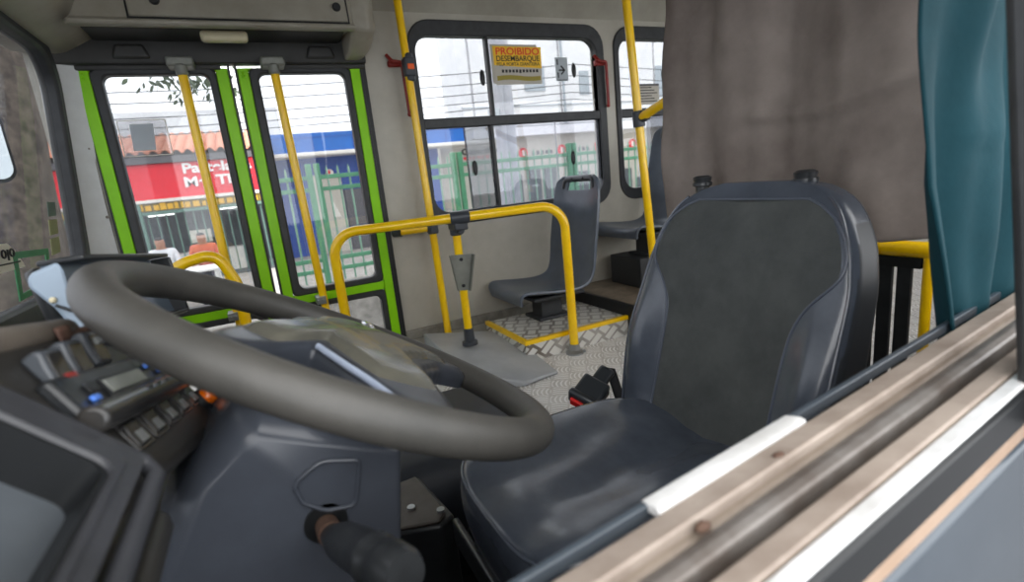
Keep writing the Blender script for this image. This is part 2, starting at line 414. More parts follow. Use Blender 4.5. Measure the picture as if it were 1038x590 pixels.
# ------------------------------------------------------------------ passenger windows
def fx(off=0): return lambda a, b, d: V((WX-.012+off+d, a, b))
def window(idx, dy, dusty):
    # a: y, b: z
    mb = MB(); ring(mb, rrect(-1.838+dy, -.752+dy, .588, 1.532, .11), rrect(-1.79+dy, -.785+dy, .652, 1.462, .075), fx(), .055)
    root = struct('window_%d' % idx, mb, M['rubber'], bevel=.006)
    root.name = 'window_%d' % idx
    mb = MB(); mb.bb(WX-.008, WX+.03, -1.795+dy, -.78+dy, 1.050, 1.097); obj('mid_rail', mb, M['rubber'], root, bevel=.005)
    mb = MB(); mb.bb(WX-.004, WX+.03, -1.158+dy, -1.142+dy, 1.09, 1.47); obj('divider', mb, M['rubdark'], root, bevel=.002)
    mb = MB(); mb.bb(WX-.004, WX+.03, -1.140+dy, -1.122+dy, .645, 1.055); obj('divider', mb, M['rubdark'], root, bevel=.002)
    for z0, z1, ys in ((1.09, 1.47, ((-.78, -1.15, 0), (-1.15, -1.80, 1))), (.645, 1.055, ((-.78, -1.132, 0), (-1.132, -1.80, 1)))):
        for y0, y1, k in ys:
            mb = MB(); mb.bb(WX+.012, WX+.016, y0+dy, y1+dy, z0, z1)
            obj('pane', mb, M['g_win2'] if k and z1 < 1.2 else M['g_win'], root)
    # sliding sashes lap behind: visible edge strips
    for y, z0, z1 in ((-1.048, 1.095, 1.46), (-.985, .652, 1.052), (-1.505, .652, 1.052), (-1.56, 1.095, 1.46)):
        mb = MB(); mb.bb(WX+.018, WX+.022, y+dy, y-.011+dy, z0, z1); obj('sash_edge', mb, M['g_sleeve'], root)
    mb = MB(); mb.bb(WX+.02, WX+.024, -.985+dy, -1.13+dy, .65, 1.052); obj('sash_pane', mb, M['g_win2'], root)
    for y, z in ((-1.113, 1.278), (-1.65, 1.308), (-1.02, .852), (-1.606, .857)):
        mb = MB(); mb.ball((WX+.008, y+dy, z), (.008, .014, .038)); obj('finger_pull', mb, M['rubdark'], root)
    return root
window(1, 0, 0); window(2, -1.155, 0); window(3, -2.31, 0)

# ------------------------------------------------------------------ folding door leaves
def leaf(idx, y0, y1, lo_y, px0, px1):
    # y0 front edge, y1 rear edge (y0 > y1)
    root_mb = MB(); f = lambda a, b, d: V((WX-.015+d, a, b))
    o = [(y0, -.55), (y1, -.55), (y1, 1.325), (y0, 1.325)]
    i = [(y0-.04, -.50), (y1+.042, -.50), (y1+.042, 1.318), (y0-.04, 1.318)]
    ring(root_mb, o, i, f, .045); root_mb.bb(WX-.014, WX+.03, y0-.04, y1+.042, .333, .374)
    root = struct('door_%d' % idx, root_mb, M['green'], bevel=.004)
    a0, a1 = y1+.042, y0-.04
    mb = MB(); ring(mb, rrect(a0, a1, .372, 1.325, .02), rrect(a0+.028, a1-.034, .40, 1.303, .03), lambda a, b, d: V((WX-.02+d, a, b)), .05)
    obj('upper_gasket', mb, M['rubber'], root, bevel=.008)
    mb = MB(); ring(mb, rrect(a0, a1, -.50, .336, .02), rrect(a0+.026, a1-.034, -.46, .308, .03), lambda a, b, d: V((WX-.02+d, a, b)), .05)
    obj('lower_gasket', mb, M['rubber'], root, bevel=.008)
    mb = MB(); mb.bb(WX+.004, WX+.009, a0+.02, a1-.02, .39, 1.31); obj('upper_pane', mb, M['g_door'], root)
    mb = MB(); mb.bb(WX+.004, WX+.009, a0+.02, a1-.02, -.47, .315); obj('lower_pane', mb, M['g_door'], root)
    mb = MB(); mb.bb(WX-.012, WX+.03, y1, y1-.009, -.55, 1.335); mb.bb(WX-.012, WX+.03, y0, y0+.009, -.55, 1.335); obj('edge_rubber', mb, M['rubdark'], root)
    mb = MB()
    for z in (1.29, 1.305): mb.ball((WX-.017, y0-.02, z), (.004, .007, .007))
    obj('rivet', mb, M['green'], root)
    p = (WX-.09, px0, 1.30); q = (WX-.09, px1, .26)
    mb = MB(); mb.tube([p, q], .0165); gp = obj('grab_pole', mb, M['yellow'], root)
    mb = MB(); mb.tube([(WX-.09, px0, 1.282), (WX-.09, px0, 1.325)], .021); mb.bb(WX-.105, WX-.005, px0-.045, px0+.045, 1.315, 1.35)
    obj('pole_bracket', mb, M['greymetal'], gp, bevel=.008)
    zc = .355
    mb = MB(); mb.bb(WX-.125, WX-.055, px1-.005, px1+.035, zc-.016, zc+.016); mb.bb(WX-.06, WX-.015, px1+.0, px1+.025, zc-.01, zc+.01)
    for yy in (.008, .026): mb.tube([(WX-.13, px1+yy, zc), (WX-.12, px1+yy, zc)], .006, 10)
    obj('pole_clamp', mb, M['steel'], gp, bevel=.004)
    return root
d1 = leaf(1, .487, -.002, 0, .150, .147)
d2 = leaf(2, -.036, -.520, 0, -.168, -.195)
mb = MB(); mb.bb(WX-.01, WX+.05, .50, .488, -.55, 1.34); mb.bb(WX-.01, WX+.05, -.530, -.546, -.55, 1.34); struct('trim_door_jamb', mb, M['rubdark'])
# door header beam
mb = MB(); mb.bb(WX-.05, WX, .535, -.546, 1.335, 1.45); mb.bb(WX-.02, WX+.03, .50, .02, 1.318, 1.345); mb.bb(WX-.02, WX+.03, -.14, -.546, 1.318, 1.34); struct('trim_door_header', mb, M['overdark'], bevel=.006)
mb = MB()
for y in (.30, -.36): mb.prism([(WX-.065, y-.06, 1.35), (WX-.065, y+.06, 1.35), (WX-.065, y+.045, 1.40), (WX-.065, y-.045, 1.40)], (.02, 0, 0))
t = obj('hinge_cover', mb, M['overdark'], bevel=.01); t['kind'] = 'structure'; t.name = 'trim_hinge_cover'

# notices hung in front of the door pane
def notice():
    t = thing('notice', 'grey notice sheet in clear sleeve stuck on the front door pane', 'notice', (WX-.0, .33, 1.08))
    f = WX-.002
    mb = MB(); mb.bb(f, f+.002, .405, .247, 1.012, 1.146); obj('sleeve', mb, M['g_sleeve'], t)
    mb = MB(); ring(mb, rrect(.247, .405, 1.012, 1.146, .005, 2), rrect(.250, .402, 1.015, 1.143, .004, 2), lambda a, b, d: V((f-.001+d, a, b)), .003); obj('sleeve_edge', mb, M['band'], t)
    mb = MB(); mb.prism([(f-.002, .372, 1.033), (f-.002, .300, 1.033), (f-.002, .290, 1.130), (f-.002, .366, 1.130)], (.001, 0, 0)); obj('sheet', mb, M['sheet'], t)
notice()

# ------------------------------------------------------------------ front corner: windshield, pillar, front panels
def shield(a, b, d): return V((a, .613-.09*(b-.58)+d, b))   # raked plane: a = x, b = z
mb = MB(); ring(mb, rrect(.10, 2.395, .53, 1.40, .16, 8), rrect(.15, 2.345, .595, 1.345, .13, 8), lambda a, b, d: shield(a, b, d-.03), .05)
ws = struct('window_4', mb, M['rubber'], bevel=.01)
mb = MB(); pts = rrect(.13, 2.365, .56, 1.36, .13, 8); mb.prism([shield(a, b, 0) for a, b in pts], (0, .004, 0)); obj('windshield_pane', mb, M['g_shield'], ws)
mb = MB(); mb.prism([(2.40, .648, .45), (2.385, .632, .45), (2.452, .508, .45), (2.50, .52, .45), (2.49, .66, .45)], (.0, -.075, 1.0)); struct('trim_corner_pillar', mb, M['pillar'], bevel=.012)
mb = MB(); mb.tube([(2.447, .497, .4), (2.44, .497, 1.36)], .007, 8)
for z in (.55, .8, 1.05, 1.25): mb.ball((2.434, .505, z), .006, 8, 6)
struct('trim_pillar_strip', mb, M['skirt'])
mb = MB(); mb.bb(.14, 2.45, .60, .68, -.9, .56); struct('wall_front', mb, M['dark'])
# header above windshield: a deep moulded panel
prof = [(.66, 1.62), (.66, 1.385), (.50, 1.365), (.40, 1.42), (.36, 1.50), (.36, 1.80), (.66, 1.80)]
mb = MB(); mb.prism([(.14, y, z) for y, z in prof], (2.31, 0, 0)); struct('trim_windshield_header', mb, M['over'], bevel=.02)

# overhead compartment above the door
def overhead():
    t = thing('overhead_compartment', 'grey-beige overhead compartment with hinged lid above the front door', 'compartment', (2.2, 0, 1.385))
    y0, y1 = .405, -.50
    prof = [(2.13, 1.385), (2.10, 1.388), (2.10, 1.402), (2.135, 1.41), (2.16, 1.62), (2.185, 1.74), (2.25, 1.72), (2.36, 1.65), (2.40, 1.56), (2.40, 1.44), (2.16, 1.40)]
    loops = []
    n = 8
    ctr = V((2.36, 0, 1.50))
    L = [(y0, 1.0), (y1+.10, 1.0)] + [(y1+.10-.10*math.sin(R(90*k/n)), .68+.32*math.cos(R(90*k/n))) for k in range(1, n+1)]
    for y, s in [(y0+.012, .93)]+L[:2]+[(y1+.04, 1.0)]:
        loops.append([V((2.42-(2.42-x)*s, y, z)) for x, z in prof])
    mb = MB(); mb.loft(loops); obj('shell', mb, M['over'], t, bevel=.006, smooth=50)
    def fp(y, z, off): return V((2.135+(z-1.41)*(.025/.21)-off, y, z))
    lid = [(.247, 1.418), (-.440, 1.418), (-.440, 1.60), (.247, 1.60)]
    mb = MB(); mb.prism([fp(y, z, .010) for y, z in lid], (.02, 0, 0)); l = obj('lid', mb, M['over'], t, bevel=.006)
    mb = MB(); ring(mb, [(.253, 1.412), (-.446, 1.412), (-.446, 1.606), (.253, 1.606)], lid, lambda a, b, d: fp(a, b, .002-d), .004); obj('lid_gap', mb, M['rubdark'], t)
    for y in (.168, -.405):
        mb = MB(); mb.tube([fp(y, 1.468, .008), fp(y, 1.468, .022)], [.016, .014], 16); obj('latch', mb, M['rubdark'], l, bevel=.003)
    mb = MB(); mb.bb(2.24, 2.42, .40, -.44, 1.412, 1.445); obj('underside_panel', mb, M['overdark'], t)
    mb = MB(); mb.loft([[V((x, y, z)) for x, z in ((2.16+g, 1.40+g*.3), (2.30, 1.345+g), (2.42, 1.345+g), (2.42, 1.56), (2.34, 1.66), (2.19+g, 1.735), (2.15+g, 1.60))] for y, g in ((-.455, 0), (-.52, .0), (-.548, .02), (-.560, .06))]); obj('end_cap', mb, M['over'], t, bevel=.02, seg=3)
overhead()
mb = MB(); mb.bb(2.235, 2.285, .062, -.092, 1.376, 1.412); o = obj('dome_light', mb, M['cream'], bevel=.012, seg=3)
tag(o, 'small cream dome light under the overhead compartment', 'light')

# red emergency handles beside window 1
def pull(y, label, s=1):
    t = thing('emergency_handle', label, 'handle', (WX-.02, y, 1.25), 'red emergency handles at the window')
    mb = MB(); mb.tube(fillet([(WX-.012, y+s*.045, 1.375), (WX-.035, y+s*.03, 1.345), (WX-.035, y-.015*s, 1.34), (WX-.03, y-.02*s, 1.12)], .012, 5), .0085, 10)
    obj('lever', mb, M['hammer'], t)
    mb = MB(); mb.bb(WX-.025, WX, y-.03, y+.045, 1.325, 1.352); obj('mount', mb, M['hammer'], t, bevel=.006)
    mb = MB(); mb.ball((WX-.028, y-.02*s, 1.118), .011, 10, 8); obj('tip', mb, M['hammer'], t)
pull(-.692, 'red emergency lever on the wall left of the large window, behind the yellow pole')
pull(-1.816, 'red emergency lever on the wall between the two windows')

# stickers on window panes
def sticker():
    t = thing('warning_sticker', 'yellow and grey sticker reading PROIBIDO DESEMBARQUE on the upper window pane', 'sticker', (WX+.005, -1.32, 1.33))
    f = WX+.008; yl, yr, zt, zb = -1.183, -1.452, 1.421, 1.243
    mb = MB(); mb.bb(f, f+.002, -1.170, -1.432, 1.250, 1.432); obj('backing', mb, M['signgrey'], t)
    mb = MB(); mb.prism([(f-.0015, yl, 1.335), (f-.0015, yr, 1.318), (f-.0015, yr-.004, 1.420), (f-.0015, yl, 1.424)], (.001, 0, 0)); obj('yellow_field', mb, M['signyellow'], t)
    mb = MB(); mb.prism([(f-.001, yl, 1.243), (f-.001, yr+.004, 1.243), (f-.001, yr, 1.32), (f-.001, yl, 1.337)], (.0008, 0, 0)); obj('grey_field', mb, M['signgrey'], t)
    r, u = (0, -1, 0), (0, 0, 1)
    text_mesh('heading', 'PROIBIDO', .046, (f-.002, -1.195, 1.384), r, u, M['signtxtred'], t, .0004, .245, bold=.015)
    text_mesh('lettering', 'DESEMBARQUE', .036, (f-.002, -1.196, 1.354), r, u, M['ink'], t, .0004, .244, bold=.012)
    text_mesh('lettering', 'PELA PORTA DIANTEIRA', .022, (f-.002, -1.197, 1.332), r, u, M['ink'], t, .0004, .243, bold=.01)
    mb = MB()
    for k in range(11): mb.bb(f-.002, f-.0015, -1.222-k*.0195, -1.222-k*.0195-.013, 1.300 if k != 5 else 1.297, 1.314)
    obj('small_print', mb, M['ink'], t)
    mb = MB(); mb.grid(lambda a, b: (f-.002, -1.193-.250*a, 1.262+.022*b+.004*math.sin(a*6)), 20, 2); obj('wave', mb, M['signolive'], t)
sticker()
def arrow():
    t = thing('arrow_sticker', 'small clear sticker with a black arrow pointing right on the window', 'sticker', (WX+.005, -1.575, 1.31))
    f = WX+.008
    mb = MB(); mb.bb(f, f+.001, -1.537, -1.612, 1.255, 1.372); obj('backing', mb, M['sheet'], t)
    mb = MB(); mb.bb(f-.001, f, -1.556, -1.588, 1.305, 1.313)
    for s in (1, -1): mb.prism([(f-.001, -1.573, 1.309+s*.024), (f-.001, -1.597, 1.309), (f-.001, -1.597+.012, 1.309), (f-.001, -1.567, 1.309+s*.019)], (.001, 0, 0))
    mb.bb(f-.001, f, -1.547, -1.554, 1.335, 1.362); mb.bb(f-.001, f, -1.547, -1.554, 1.270, 1.298)
    obj('arrow', mb, M['ink'], t)
    mb = MB(); mb.bb(f-.001, f, -1.545, -1.602, 1.258, 1.262); obj('small_print', mb, M['ink'], t)
arrow()
def notice2():
    t = thing('text_sticker', 'grey text sticker on the upper pane of the rear window', 'sticker', (WX+.005, -2.14, 1.17))
    f = WX+.006
    mb = MB(); mb.bb(f, f+.001, -2.066, -2.23, 1.116, 1.23); obj('backing', mb, M['signgrey'], t)
    mb = MB()
    for k in range(6): mb.bb(f-.001, f, -2.08, -2.215+.02*(k % 3), 1.132+k*.015, 1.137+k*.015)
    obj('small_print', mb, M['ink'], t)
    mb = MB(); mb.bb(f-.001, f, -2.066, -2.23, 1.218, 1.23); obj('dark_band', mb, M['gutter'], t)
notice2()

# ------------------------------------------------------------------ yellow rails and poles
YR_ = .0175
def u_rail():
    t = thing('barrier_rail', 'yellow tubular U-shaped barrier rail on flanged foot beside the passenger seat', 'rail', (1.9, -1.1, 0))
    a = V((2.15, -.246, 0)); b = V((1.858, -1.148, 0))
    p = [(a.x, a.y, -.42), (a.x, a.y, .645), (b.x, b.y, .66), (b.x, b.y, .0)]
    mb = MB(); mb.tube(fillet(p, .10, 12), YR_+.002, 18); obj('rail', mb, M['yellow'], t)
    mb = MB(); mb.tube([(b.x, b.y, 0), (b.x, b.y, .008), (b.x, b.y, .018), (b.x, b.y, .045)], [.040, .040, .026, .023], 20); obj('foot_flange', mb, M['steel'], t)
    mb = MB(); mb.tube([(b.x-.03, b.y-.03, .006), (b.x-.03, b.y-.03, .016)], .007, 10); obj('bolt', mb, M['steel'], t)
    return a, b
ua, ub = u_rail()
def post():
    t = thing('guard_post', 'short yellow post with grey bracket plate holding up the barrier rail', 'post', (2.06, -.735, .1))
    x, y = 2.06, -.735
    mb = MB(); mb.tube([(x, y, .10), (x, y, .635)], YR_, 16); obj('post', mb, M['yellow'], t)
    mb = MB(); mb.tube([(x, y, .09), (x, y, .105), (x, y, .11), (x, y, .165)], [.036, .034, .024, .022], 18); obj('foot_socket', mb, M['clamp'], t)
    mb = MB(); mb.tube([(x-.04, y-.01, .60), (x+.0, y, .60)], .021, 14)
    mb.tube([(x, y, .575), (x, y, .64)], .026, 16); mb.tube([(2.004, -.697, .6525), (1.980, -.773, .6535)], .0265, 16); mb.bb(1.985, 2.07, -.765, -.705, .60, .672)
    obj('clamp', mb, M['clamp'], t, bevel=.006)
    f = 2.034
    mb = MB(); mb.prism([(f, -.682, .500), (f, -.788, .490), (f, -.752, .338), (f, -.700, .345)], (.004, 0, 0))
    mb.prism([(f, -.682, .500), (f-.022, -.680, .500), (f-.022, -.698, .345), (f, -.700, .345)], (0, -.004, 0)); mb.prism([(f, -.788, .490), (f-.022, -.790, .490), (f-.022, -.754, .338), (f, -.752, .338)], (0, .004, 0))
    pl = obj('bracket_plate', mb, M['greymetal'], t)
    for yy, zz in ((-.732, .475), (-.728, .362)):
        mb = MB(); mb.tube([(f-.005, yy, zz), (f+.002, yy, zz)], .0075, 12); obj('bolt', mb, M['rubdark'], pl)
post()
def pole1():
    t = thing('grab_pole', 'tall yellow grab pole with stop button box left of the large window', 'pole', (2.38, -.73, 0))
    x = 2.38
    mb = MB(); mb.tube([(x, -.742, 0), (x, -.712, 1.70)], YR_, 16); obj('pole', mb, M['yellow'], t)
    mb = MB(); mb.bb(x-.026, x+.026, -.750, -.700, 1.270, 1.352); mb.tube([(x, -.726, 1.25), (x, -.726, 1.37)], .0225, 14); sb = obj('stop_button_box', mb, M['clamp'], t, bevel=.008)
    mb = MB(); mb.bb(x-.031, x-.024, -.742, -.712, 1.298, 1.322); obj('stop_button', mb, M['orange'], sb, bevel=.003)
    mb = MB(); mb.tube([(x, -.735, .565), (x, -.735, .625)], .0255, 14); mb.tube([(x, -.705, .595), (x, -.735, .595)], .022, 14); obj('clamp', mb, M['clamp'], t, bevel=.004)
    mb = MB(); mb.tube([(WX-.03, -.59, .592), (x, -.72, .595)], YR_, 14); obj('wall_tube', mb, M['yellow'], t)
    mb = MB(); mb.tube([(WX, -.565, .590), (WX-.03, -.588, .592)], .023, 14); obj('wall_socket', mb, M['clamp'], t)
pole1()
def pole2():
    t = thing('grab_pole', 'tall yellow grab pole with side rail, standing in front of the curtain edge', 'pole', (1.9, -1.63, .17))
    a = V((1.9, -1.665, .17)); b = V((1.9, -1.54, 1.78))
    mb = MB(); mb.tube([a, b], YR_+.001, 16); obj('pole', mb, M['yellow'], t)
    c = a+(b-a)*((.985-a.z)/(b.z-a.z))
    ax = (b-a).normalized()
    mb = MB(); mb.tube([c-ax*.035, c+ax*.035], .027, 16); mb.tube([c, c+V((-.05, -.01, .012))], .024, 14); obj('clamp', mb, M['clamp'], t, bevel=.004)
    mb = MB(); mb.tube([c+V((-.02, 0, .004)), c+V((-.55, -.02, .16))], YR_+.002, 16); obj('side_rail', mb, M['yellow'], t)
pole2()
def loop():
    t = thing('loop_rail', 'low yellow looped handrail standing beside the front door', 'rail', (2.1, .11, -.3))
    mb = MB(); mb.tube(fillet([(2.1, .40, -.30), (2.1, .39, .45), (2.1, .29, .612), (2.1, .155, .638), (2.1, .112, .52), (2.1, .108, -.30)], [.12, .12, .06, .12], 10), .0195, 16)
    obj('rail', mb, M['yellow'], t)
    for y in (.108, .40):
        mb = MB(); mb.tube([(2.1, y, -.30), (2.1, y, -.285)], .035, 16); obj('foot_flange', mb, M['steel'], t)
loop()
# raised rubber cover over the step edge, where the post stands
mb = MB()
q = [(2.40, -.62, .085), (2.26, -1.0, .05), (1.70, -.965, .012), (1.675, -.80, .02), (1.75, -.60, .085)]
mb.loft([[V((x, y, 0.001)) for x, y, z in q], [V((x, y, z)) for x, y, z in q]]); o = obj('step_cover', mb, M['matt'], bevel=.006)
tag(o, 'grey rubber cover over the raised step under the guard post', 'floor cover')
mb = MB(); mb.bb(2.41, 2.44, -.60, -.93, 0, .06)

# ------------------------------------------------------------------ passenger seats
def passenger_seat():
    t = thing('passenger_seat', 'grey moulded plastic passenger seat in front of the large window', 'seat', (2.22, -1.25, .09))
    cx = 2.215
    # one-piece shell: pan then back, section profile (y, z, half width, edge curl)
    prof = [(-1.005, .205, .165), (-1.000, .232, .185), (-1.03, .246, .198), (-1.12, .236, .205), (-1.22, .226, .205), (-1.30, .226, .205), (-1.355, .245, .205), (-1.390, .295, .205),
            (-1.412, .37, .207), (-1.432, .47, .208), (-1.450, .57, .206), (-1.466, .66, .20), (-1.474, .715, .19), (-1.480, .745, .172), (-1.484, .760, .135)]
    def sm(prof, n):
        out = []
        for k in range(n):
            f = k/(n-1)*(len(prof)-1); i = min(int(f), len(prof)-2); u = f-i
            P = [prof[max(0, min(len(prof)-1, i+d))] for d in (-1, 0, 1, 2)]
            out.append(tuple(.5*((2*P[1][c])+(-P[0][c]+P[2][c])*u+(2*P[0][c]-5*P[1][c]+4*P[2][c]-P[3][c])*u*u+(-P[0][c]+3*P[1][c]-3*P[2][c]+P[3][c])*u**3) for c in range(3)))
        return out
    S = sm(prof, 57); N = len(S)
    nx = 31
    mb = MB(); vs = []; fs = []
    for j, (y, z, hw) in enumerate(S):
        f = j/(N-1)
        for i in range(nx):
            s = 2*i/(nx-1)-1
            curl = .024*abs(s)**3.5
            back = max(0, min(1, (f-.42)/.2))
            yy = y + curl*back; zz = z + curl*(1-back)*(1 if f > .08 else f/.08)
            vs.append(V((cx+s*hw, yy, zz)))
    for j in range(N-1):
        for i in range(nx-1):
            y, z, hw = S[j]; s = 2*(i+.5)/(nx-1)-1
            if .690 < z < .735 and abs(s)*hw < .105: continue       # hand slot
            fs.append((j*nx+i, j*nx+i+1, (j+1)*nx+i+1, (j+1)*nx+i))
    mb.add(vs, fs); sh = obj('shell', mb, M['seatpl'], t, solid=.014, smooth=60)
    b = sh.modifiers.new('bevel', 'BEVEL'); b.width = .004; b.segments = 2; b.limit_method = 'ANGLE'; b.angle_limit = R(50)
    mb = MB(); mb.tube(fillet([(cx-.135, -1.468, .70), (cx-.125, -1.476, .748), (cx+.125, -1.476, .748), (cx+.135, -1.468, .70)], .03, 6), .0165, 14); g = obj('hand_grip', mb, M['blackpl'], t)
    for s in (-.05, .05):
        mb = MB(); mb.ball((cx+s, -1.460, .750), .006, 8, 6); obj('screw', mb, M['rubdark'], g)
    mb = MB(); mb.bb(cx-.09, cx+.07, -1.13, -1.31, .09, .105); mb.bb(cx-.06, cx+.04, -1.16, -1.28, .10, .222); mb.bb(cx-.15, cx+.15, -1.08, -1.36, .205, .222)
    obj('pedestal', mb, M['ped'], t, bevel=.005)
    return t
ps = passenger_seat(); ps['group'] = 'grey plastic passenger seats'
p2 = dup(ps); p2.location = V(ps.location)+V((0, -.68, .215)); p2['label'] = 'grey plastic passenger seat farther back on the upper step, half hidden by the curtain'
# box under the rear seat
mb = MB(); mb.bb(2.10, 2.36, -1.74, -2.02, .145, .305); o = obj('seat_base_box', mb, M['ped'], bevel=.006); tag(o, 'dark steel box under the rear passenger seat', 'box')

# ------------------------------------------------------------------ engine cover and console
mb = MB()
L = []
for z, g in ((-.15, 0), (.06, .0), (.12, .02), (.15, .06)):
    L.append([V((x, y, z)) for x, y in rrect(1.06+g, 1.56-g, -.625+g, .40-g, .06, 5)])
mb.loft(L); o = obj('engine_cover', mb, M['engvinyl'], smooth=50); tag(o, 'dark padded engine cover on the floor beside the driver', 'engine cover')
def gear_console():
    t = thing('console_box', 'low console box with worn brown top plate and screws behind the steering column', 'console', (.95, -.17, -.15))
    mb = MB(); mb.prism([(1.035, -.130, -.15), (1.045, -.215, -.15), (.875, -.235, -.15), (.855, -.20, -.15), (.90, -.08, -.15)], (0, 0, .315)); obj('body', mb, M['blackpl'], t, bevel=.006)
    mb = MB(); mb.prism([(1.033, -.13, .165), (1.040, -.205, .165), (.885, -.222, .165), (.862, -.20, .165), (.90, -.08, .165)], (0, 0, .008)); tp = obj('top_plate', mb, M['plate'], t, bevel=.003)
    for x, y in ((.888, -.213), (.93, -.165)):
        mb = MB(); mb.tube([(x, y, .172), (x, y, .178)], .008, 12); obj('screw', mb, M['steel'], tp)
gear_console()

# ------------------------------------------------------------------ driver's seat
def lerp_tab(tab, t, w=.035):
    def one(t):
        if t <= tab[0][0]: return tab[0][1]
        for (a, va), (b, vb) in zip(tab, tab[1:]):
            if t <= b: return va+(vb-va)*(t-a)/(b-a)
        return tab[-1][1]
    w = w*(tab[-1][0]-tab[0][0]); e = min(w, max(0, tab[-1][0]-t), max(0, t-tab[0][0]))
    return sum(one(t+e*k/4) for k in range(-4, 5))/9
def driver_seat():
    t = thing('driver_seat', "driver's seat in dark blue-grey vinyl with a charcoal fabric back panel", 'seat', (.66, -.45, -.15))
    cx = .656
    HW = [(0, .215), (.04, .222), (.094, .227), (.38, .231), (.65, .223), (.777, .209), (.886, .184), (.95, .158), (.985, .128), (1, .08)]
    Z0, Z1 = .24, .742
    def yc(z): return -.655-(z-.28)*.30            # front surface centre line
    def prof(s, tt):
        z = Z0+(Z1-Z0)*tt
        return z
    NU, NV = 120, 50
    def rloop(u, hw, d, r):       # rounded-rectangle section, u = 0..1 round the loop, evenly by corner
        k = min(.999999, max(0, u))*4; q = int(k); f = k-q
        cx_, cy_ = ((hw-r, d-r), (-(hw-r), d-r), (-(hw-r), -(d-r)), (hw-r, -(d-r)))[q]
        nx_, ny_ = ((-(hw-r), d-r), (-(hw-r), -(d-r)), (hw-r, -(d-r)), (hw-r, d-r))[q]
        if f < .3:
            a = R(90*q+90*f/.3); return cx_+r*math.cos(a), cy_+r*math.sin(a)
        g = (f-.3)/.7; a = R(90*q+90)
        return (cx_+(nx_-cx_)*g+r*math.cos(a), cy_+(ny_-cy_)*g+r*math.sin(a))
    def P(u, v):
        tt = v; z = Z0+(Z1-Z0)*(tt**.9 if tt < 1 else 1); hw = lerp_tab(HW, tt); d = .036*(1-.55*max(0, (tt-.8)/.2)**2)
        ex, ey = rloop(u, hw, d, min(.020, d*.6))
        s = ey
        y = yc(z)-.036+ey
        if s > d*.3:
            r = abs(ex)/max(hw, .01)
            bol = .030*math.exp(-((r-.84)/.17)**2)*math.exp(-((tt-.34)/.24)**2)
            y += bol - .012*math.exp(-(r/.5)**2)
        return V((cx+ex, y, z))
    mb = MB(); mb.grid(P, NU, NV, cu=True)
    n = len(mb.v); mb.f.append(tuple(range(NU))); mb.mi.append(0); mb.f.append(tuple(range((NV-1)*NU, NV*NU))); mb.mi.append(0)
    back = obj('backrest', mb, [M['vinyl'], M['seatside']], t, smooth=50)
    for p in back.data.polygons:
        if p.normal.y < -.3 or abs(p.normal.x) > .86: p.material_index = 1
    # fabric panel lying on the front surface
    def front_y(x, z):
        tt = max(0, min(1, (z-Z0)/(Z1-Z0)))**(1/.9); hw = lerp_tab(HW, tt); d = .036*(1-.55*max(0, (tt-.8)/.2)**2)
        r = min(.995, abs(x)/hw); q = min(.020, d*.6); e = max(0, abs(x)-(hw-q)); ey = d-q+math.sqrt(max(0, q*q-e*e))
        bol = .030*math.exp(-((r-.84)/.17)**2)*math.exp(-((tt-.34)/.24)**2)
        return yc(z)-.036+ey+bol-.012*math.exp(-(r/.5)**2)
    PW = [(.245, .133), (.36, .132), (.46, .133), (.51, .138), (.545, .152), (.575, .176), (.595, .198), (.615, .203), (.645, .197), (.675, .180), (.698, .156), (.71, .130), (.716, .108)]
    def pw(z): return lerp_tab(PW, z)
    z0, z1 = .245, .714
    def F(u, v):
        z = z0+(z1-z0)*v; x = (2*u-1)*pw(z)
        return V((cx+x, front_y(x, z)+.0035*(1-abs(2*u-1)**8*1.1), z))
    mb = MB(); mb.grid(F, 34, 46); obj('fabric_panel', mb, M['fabric'], back, smooth=80)
    pts = [V((cx+s*pw(z), front_y(pw(z), z)+.001, z)) for s, zs in ((-1, [z0+(z1-z0)*k/50 for k in range(51)]), (1, [z1-(z1-z0)*k/50 for k in range(51)])) for z in zs]
    mb = MB(); mb.tube(pts, .0022, 8); obj('seam', mb, M['seam'], back)
    # welt between front skin and side band
    for s in (-1, 1):
        pts = []
        for k in range(60):
            tt = .02+.93*k/59; z = Z0+(Z1-Z0)*tt**.9; hw = lerp_tab(HW, tt)-.008
            pts.append(V((cx+s*hw, front_y(hw, z)+.002, z)))
        mb = MB(); mb.tube(pts, .003, 8); obj('welt', mb, M['vinyl'], back)
    for x in (.580, .808):
        mb = MB(); z = .728
        mb.tube([(x, -.842, z-.01), (x, -.842, z+.008), (x, -.842, z+.010), (x, -.842, z+.016), (x, -.842, z+.017), (x, -.842, z+.026), (x, -.842, z+.030)], [.014, .014, .020, .020, .017, .019, .013], 20)
        obj('headrest_socket', mb, M['blackpl'], back)
    # cushion
    yf, yb = -.215, -.70; zt = .318; hwc = .214
    def Q(u, v):
        a = 2*PI*u; c, s = math.cos(a), math.sin(a); k = 2/3.8
        x = math.copysign(abs(c)**k, c); y = math.copysign(abs(s)**k, s)
        # v: 0 bottom rim ... .5 top edge ... 1 centre of top
        if v < .4:
            f = v/.4; z = .17+.10*f; sc = .93+.07*math.sin(f*PI/2)
        elif v < .6:
            f = (v-.4)/.2; z = .27+.045*math.sin(f*PI/2); sc = 1-.07*(1-math.cos(f*PI/2))
        else:
            f = (v-.6)/.4; sc = .93*(1-f); z = .315+.0*f
        X = x*hwc*sc; Y = (y*.5*sc)*(yf-yb)
        nx = X/hwc; ny = Y/((yf-yb)/2)
